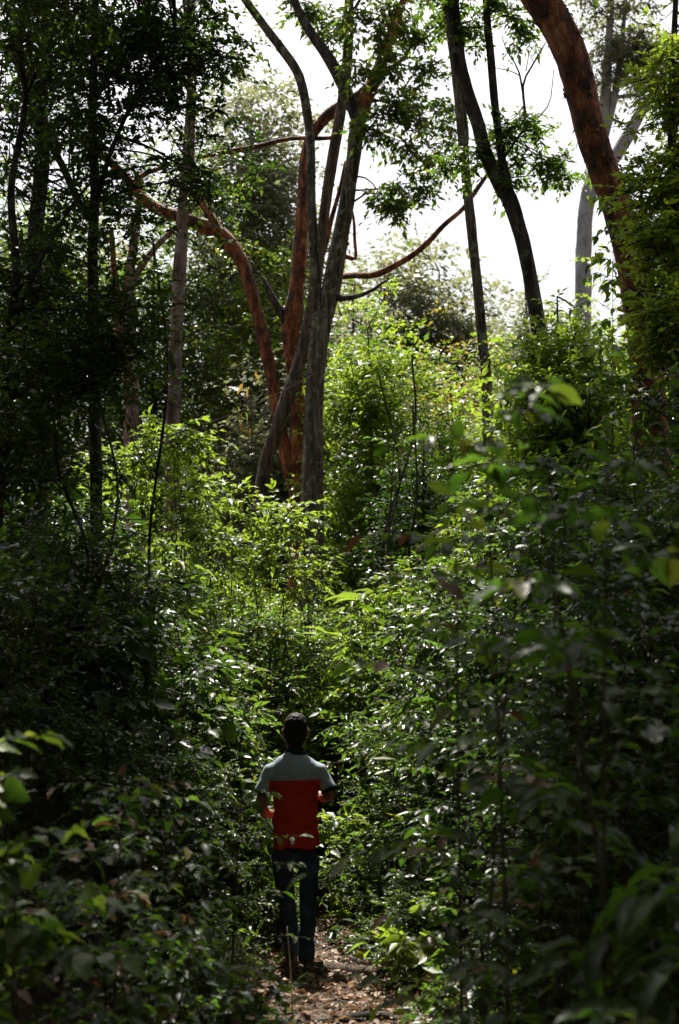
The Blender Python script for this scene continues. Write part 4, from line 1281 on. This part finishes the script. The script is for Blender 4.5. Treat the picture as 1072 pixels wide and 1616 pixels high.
stalk()


# ------------------------------------------------------------------ the walking man
def loft(mb, rings, n=18):
    """rings of (centre, rx, ry, axis) joined into one closed tube"""
    V = []
    C = np.array([r[0] for r in rings], float)
    tan = unit(np.gradient(C, axis=0))
    for i, r in enumerate(rings):
        t = tan[i]
        ref = np.array([0, 1.0, 0]) if abs(t[1]) < .85 else np.array([0, 0, 1.0])
        x = unit(np.cross(ref, t))
        y = np.cross(t, x)
        a = np.linspace(0, 2 * np.pi, n, endpoint=False)
        V.append(C[i] + r[1] * np.cos(a)[:, None] * x + r[2] * np.sin(a)[:, None] * y)
    V = np.concatenate(V)
    m = len(rings)
    i, j = np.meshgrid(np.arange(m - 1), np.arange(n), indexing='ij')
    j2 = (j + 1) % n
    F = np.stack([i * n + j, i * n + j2, (i + 1) * n + j2, (i + 1) * n + j], -1).reshape(-1, 4)
    V = np.vstack([V, C[0], C[-1]])
    k = np.arange(n)
    k2 = (k + 1) % n
    F3 = np.vstack([np.stack([np.full(n, m * n), k2, k], -1), np.stack([np.full(n, m * n + 1), (m - 1) * n + k, (m - 1) * n + k2], -1)])
    mb.add(V, F3, F)


def fuse(mb, name, mat, parent, voxel=.008, smooth=6, wrinkle=0.0, wscale=18, wz=.4, sub=None):
    """the lofted pieces become ONE continuous skin"""
    o = mb.obj(name, mat)
    r = o.modifiers.new('r', 'REMESH'); r.mode = 'VOXEL'; r.voxel_size = voxel
    s = o.modifiers.new('s', 'SMOOTH'); s.iterations = smooth; s.factor = .5
    dg = bpy.context.evaluated_depsgraph_get()
    me = bpy.data.meshes.new_from_object(o.evaluated_get(dg))
    o.modifiers.clear()
    old = o.data
    o.data = me
    bpy.data.meshes.remove(old)
    me.materials.clear(); me.materials.append(mat)
    if wrinkle:
        k = len(me.vertices)
        co = np.empty(k * 3, np.float32); me.vertices.foreach_get('co', co); co = co.reshape(-1, 3)
        no = np.empty(k * 3, np.float32); me.vertices.foreach_get('normal', no); no = no.reshape(-1, 3)
        d = np.array([mnoise.noise(Vector((c[0] * wscale, c[1] * wscale, c[2] * wscale * wz))) for c in co])
        co = co + no * (d * wrinkle)[:, None]
        me.vertices.foreach_set('co', co.ravel())
        me.update()
    for p in me.polygons:
        p.use_smooth = True
    o.parent = parent
    return o


def shirt_mat():
    m, nt, N, Lk = nodes('two_tone_jersey')
    o = N('ShaderNodeOutputMaterial')
    tc = N('ShaderNodeTexCoord')
    sx = N('ShaderNodeSeparateXYZ'); Lk(tc.outputs['Object'], sx.inputs[0])
    # sewn seam: grey yoke above, orange red below; sleeves stay grey
    st = N('ShaderNodeMath'); st.operation = 'MULTIPLY_ADD'; Lk(sx.outputs[0], st.inputs[0]); st.inputs[1].default_value = -.03; Lk(sx.outputs[2], st.inputs[2])
    lo = N('ShaderNodeMath'); lo.operation = 'LESS_THAN'; Lk(st.outputs[0], lo.inputs[0]); lo.inputs[1].default_value = 1.213
    ab = N('ShaderNodeMath'); ab.operation = 'ABSOLUTE'; Lk(sx.outputs[0], ab.inputs[0])
    inn = N('ShaderNodeMath'); inn.operation = 'LESS_THAN'; Lk(ab.outputs[0], inn.inputs[0]); inn.inputs[1].default_value = .172
    f = N('ShaderNodeMath'); f.operation = 'MULTIPLY'; Lk(lo.outputs[0], f.inputs[0]); Lk(inn.outputs[0], f.inputs[1])
    mx = N('ShaderNodeMixRGB'); Lk(f.outputs[0], mx.inputs[0]); mx.inputs[1].default_value = (.36, .41, .48, 1); mx.inputs[2].default_value = (.62, .045, .010, 1)
    n1 = N('ShaderNodeTexNoise'); n1.inputs['Scale'].default_value = 600; Lk(tc.outputs['Object'], n1.inputs['Vector'])
    pb = N('ShaderNodeBsdfPrincipled'); pb.inputs['Roughness'].default_value = .85; pb.inputs['Specular IOR Level'].default_value = .2
    Lk(mx.outputs[0], pb.inputs['Base Color'])
    tr = N('ShaderNodeBsdfTranslucent'); Lk(mx.outputs[0], tr.inputs['Color'])
    ms = N('ShaderNodeMixShader'); ms.inputs[0].default_value = .15
    bp = N('ShaderNodeBump'); bp.inputs['Strength'].default_value = .3; bp.inputs['Distance'].default_value = .001
    Lk(n1.outputs['Fac'], bp.inputs['Height']); Lk(bp.outputs[0], pb.inputs['Normal'])
    Lk(pb.outputs[0], ms.inputs[1]); Lk(tr.outputs[0], ms.inputs[2])
    Lk(ms.outputs[0], o.inputs['Surface'])
    return m


def folds(o):
    """cloth folds: soft sag at the waist, drag lines from the shoulders and a wavy hem"""
    me = o.data
    k = len(me.vertices)
    co = np.empty(k * 3, np.float32); me.vertices.foreach_get('co', co); co = co.reshape(-1, 3)
    no = np.empty(k * 3, np.float32); me.vertices.foreach_get('normal', no); no = no.reshape(-1, 3)
    x, y, z = co.T
    nz = np.array([mnoise.noise(Vector((c[0] * 7, c[1] * 7 + 3, c[2] * 5))) for c in co])
    n2 = np.array([mnoise.noise(Vector((c[0] * 16, c[1] * 16, c[2] * 6 + 9))) for c in co])
    w = np.exp(-((z - .93) / .13) ** 2)
    d = .01 * w * np.sin((z - x * .55 + nz * .08) * 62) + .012 * nz + .008 * n2
    d += .008 * np.exp(-((z - .79) / .07) ** 2) * np.sin(np.arctan2(y, x) * 7 + nz * 3)
    d += .005 * np.exp(-((z - 1.17) / .08) ** 2) * np.sin((z + np.abs(x) * 1.1 + nz * .05) * 75)
    co = co + no * d[:, None]
    hem = z < .8
    co[hem, 2] += .008 * np.sin(np.arctan2(y[hem], x[hem]) * 3 + 1) + .04 * x[hem]
    me.vertices.foreach_set('co', co.ravel().astype(np.float32))
    me.update()


def person():
    Y = 9.5
    px = at(465, 1500, Y)[0]
    g = gz(px, Y)
    e = empty('person', (px, Y, g), 'man walking away along the path in a grey and orange polo shirt and dark jeans', 'person', rz=0, sc=.98)
    skin = plain_mat('brown_skin', [(.3, (.17, .095, .065)), (.7, (.23, .13, .09))], 40, .55, .4, .1, .002)
    hairm = plain_mat('black_hair', [(.3, (.006, .005, .005)), (.7, (.018, .015, .014))], 90, .7, .2, .8, .006)
    denim = plain_mat('dark_denim', [(.3, (.022, .03, .052)), (.55, (.034, .05, .085)), (.75, (.07, .098, .15))], 9, .85, .2, .25, .004)
    navy = plain_mat('navy_rib', [(.3, (.008, .01, .018)), (.7, (.016, .018, .03))], 200, .8, .2, .4, .002)
    shoe = plain_mat('dark_shoe', [(.3, (.02, .018, .018)), (.7, (.045, .04, .04))], 30, .6)
    sole = plain_mat('shoe_sole', [(.3, (.07, .065, .06)), (.7, (.13, .12, .11))], 30, .7)
    # body: head, neck, trunk, arms, hands, legs in one skin
    b = MB()
    loft(b, [((0, .012, 1.385), .045, .05), ((0, .03, 1.425), .058, .075), ((0, .03, 1.46), .068, .088), ((0, .022, 1.51), .075, .098), ((0, .018, 1.56), .078, .1), ((0, .018, 1.60), .072, .092), ((0, .02, 1.63), .05, .066), ((0, .02, 1.642), .018, .025)], 18)
    loft(b, [((0, .0, 1.30), .075, .065), ((0, .0, 1.37), .058, .056), ((0, .01, 1.42), .053, .055), ((0, .02, 1.47), .055, .06)])
    loft(b, [((0, .124, 1.545), .01, .008), ((0, .136, 1.505), .017, .012), ((0, .122, 1.492), .02, .012)], 8)       # nose
    for s in (-1, 1):
        loft(b, [((s * .078, .012, 1.555), .008, .016), ((s * .088, .008, 1.535), .012, .026), ((s * .086, .012, 1.505), .011, .022), ((s * .078, .018, 1.485), .006, .01)], 8)   # ear
    loft(b, [((0, 0, .78), .1, .07), ((0, 0, .95), .125, .085), ((0, .0, 1.1), .15, .1), ((0, 0, 1.22), .16, .1), ((0, 0, 1.3), .14, .085), ((0, 0, 1.34), .08, .06)])
    arms = {1: [(.165, -.005, 1.29), (.2, -.012, 1.2), (.25, -.03, 1.12), (.19, .1, 1.09), (.125, .225, 1.12)],
            -1: [(-.165, -.005, 1.29), (-.2, -.012, 1.17), (-.232, -.03, 1.04), (-.2, .09, .985), (-.145, .205, .98)]}
    for s, a in arms.items():
        a = np.array(a)
        loft(b, [(a[0], .05, .052), (a[1], .045, .046), (a[2] * .7 + a[1] * .3, .04, .041), (a[2], .036, .038), (a[2] * .75 + a[3] * .25, .039, .039), (a[3], .036, .034), (a[4], .024, .021)], 14)
        d = unit(a[4] - a[3]); up = np.array([0, 0, 1.0]); sd = unit(np.cross(d, up))
        loft(b, [(a[4], .024, .02), (a[4] + d * .035, .036, .017), (a[4] + d * .075, .04, .015), (a[4] + d * .09, .034, .012)], 12)
        for q, (o_, ln) in enumerate([(-.028, .062), (-.009, .072), (.010, .067), (.027, .052)]):
            p = a[4] + d * .083 + sd * o_
            loft(b, [(p, .0088, .0088), (p + d * ln * .45 - up * .004, .0085, .0085), (p + d * ln * .75 - up * .022, .0078, .0078), (p + d * ln * .85 - up * .04, .006, .006)], 8)
        p = a[4] + d * .03 - sd * s * .03
        loft(b, [(p, .011, .011), (p - sd * s * .018 + d * .03, .0105, .0105), (p - sd * s * .02 + d * .06 - up * .008, .008, .008)], 8)
    hips = {1: [(.082, 0, .80), (.09, -.01, .62), (.09, -.02, .42), (.086, -.07, .25), (.08, -.13, .1)],
            -1: [(-.085, 0, .80), (-.078, .07, .62), (-.058, .16, .42), (-.04, .2, .25), (-.03, .22, .085)]}
    for s, a in hips.items():
        loft(b, [(a[0], .055, .06), (a[1], .05, .056), (a[2], .042, .046), (a[3], .038, .042), (a[4], .03, .034)], 14)
    body = fuse(b, 'body', skin, e, .0085, 3)
    # face
    for s in (-1, 1):
        ey = MB(); loft(ey, [((s * .03, .105, 1.532), .004, .004), ((s * .03, .112, 1.532), .012, .008), ((s * .03, .117, 1.532), .004, .003)], 10)
        ey.obj('eye', plain_mat('eye', [(.3, (.02, .015, .012)), (.7, (.05, .04, .03))], 20, .2), e)
    mo = MB(); loft(mo, [((-.024, .108, 1.462), .003, .003), ((0, .118, 1.462), .006, .008), ((.024, .108, 1.462), .003, .003)], 8)
    mo.obj('mouth', plain_mat('lip', [(.3, (.2, .07, .055)), (.7, (.25, .09, .07))], 20, .5), e)
    # hair: cap of short hair over crown, sides and nape
    h = MB()
    loft(h, [((0, -.022, 1.435), .046, .04), ((0, -.02, 1.46), .06, .062), ((0, -.012, 1.5), .073, .085), ((0, -.004, 1.55), .079, .098), ((0, .004, 1.59), .077, .1), ((0, .01, 1.625), .064, .085), ((0, .012, 1.65), .038, .05), ((0, .012, 1.658), .01, .015)], 20)
    fuse(h, 'hair', hairm, e, .007, 3, .006, 60, 1.0)
    # shirt
    s_ = MB()
    loft(s_, [((0.012, -.004, .772), .161, .121), ((0.012, -.003, .80), .159, .118), ((0.008, .0, .9), .150, .106), ((0.004, .0, 1.0), .147, .105), ((0, .0, 1.1), .155, .108), ((0, -.003, 1.2), .164, .11), ((0, -.005, 1.27), .17, .106), ((0, -.005, 1.315), .155, .093), ((0, -.003, 1.348), .118, .08), ((0, 0, 1.372), .078, .07), ((0, .003, 1.385), .066, .064)], 28)
    slv = {1: [(.1, -.005, 1.285), (.165, -.008, 1.268), (.198, -.012, 1.21), (.226, -.015, 1.155)], -1: [(-.1, -.005, 1.285), (-.165, -.008, 1.265), (-.196, -.012, 1.2), (-.216, -.016, 1.13)]}
    for sg, a in slv.items():
        loft(s_, [(a[0], .055, .068), (a[1], .056, .066), (a[2], .054, .06), (a[3], .055, .06)], 18)
    sh = fuse(s_, 'polo_shirt', shirt_mat(), e, .007, 4)
    folds(sh)
    c = MB()
    loft(c, [((0, .0, 1.365), .083, .076), ((0, .004, 1.385), .078, .074), ((0, .008, 1.41), .066, .068), ((0, .01, 1.418), .06, .06)], 20)
    fuse(c, 'collar', navy, sh, .006, 2, .003, 30)
    for sg, a in slv.items():
        a = np.array(a); d = unit(a[3] - a[2])
        c = MB(); loft(c, [(a[3] - d * .008, .055, .06), (a[3] + d * .0, .061, .066), (a[3] + d * .014, .06, .065), (a[3] + d * .019, .052, .057)], 18)
        c.obj('cuff', navy, sh)
    # jeans
    j = MB()
    loft(j, [((0, .004, .69), .138, .088), ((0, .004, .74), .14, .09), ((0, .004, .79), .12, .07)], 22)
    for sg, a in hips.items():
        a = np.array(a)
        loft(j, [(a[0] + [0, .004, -.06], .066, .082), (a[0] * .4 + a[1] * .6, .077, .09), (a[1], .07, .08), (a[2] * .5 + a[1] * .5, .063, .072), (a[2], .056, .064), (a[3], .054, .062), (a[3] * .4 + a[4] * .6, .051, .06), (a[4] + [0, -.005, -.045], .055, .066)], 18)
    fuse(j, 'jeans', denim, e, .009, 4, .011, 14, .9)
    # shoes
    for sg, a in hips.items():
        a = np.array(a[4])
        x, y = a[0], a[1]
        sm = MB()
        loft(sm, [((x, y - .085, .05), .02, .03), ((x, y - .07, .052), .036, .045), ((x, y - .02, .055), .04, .05), ((x, y + .06, .047), .042, .038), ((x + sg * .008, y + .13, .036), .044, .026), ((x + sg * .01, y + .175, .03), .034, .02), ((x + sg * .01, y + .19, .026), .012, .01)], 16)
        loft(sm, [((x, y - .01, .04), .04, .046), ((x, y - .012, .1), .042, .05)], 14)
        so_ = fuse(sm, 'shoe', shoe, e, .006, 3)
        sb = MB()
        loft(sb, [((x, y - .092, .012), .022, .012), ((x, y - .075, .012), .04, .014), ((x, y, .012), .043, .014), ((x + sg * .006, y + .12, .012), .049, .014), ((x + sg * .01, y + .18, .012), .036, .012), ((x + sg * .01, y + .2, .012), .012, .008)], 14)
        sb.obj('sole', sole, so_)
    return e


person()
for o in COL.objects:
    if len(o.get('label', '').split()) > 16:
        o['label'] = o['label'].replace(' of the sunlit thicket', ' of the thicket')
print('tris', sum(len(p.vertices) - 2 for m in bpy.data.meshes if m.users for p in m.polygons))
print('objects', len(COL.objects), 'script', round(time.time() - T0, 1), 's')
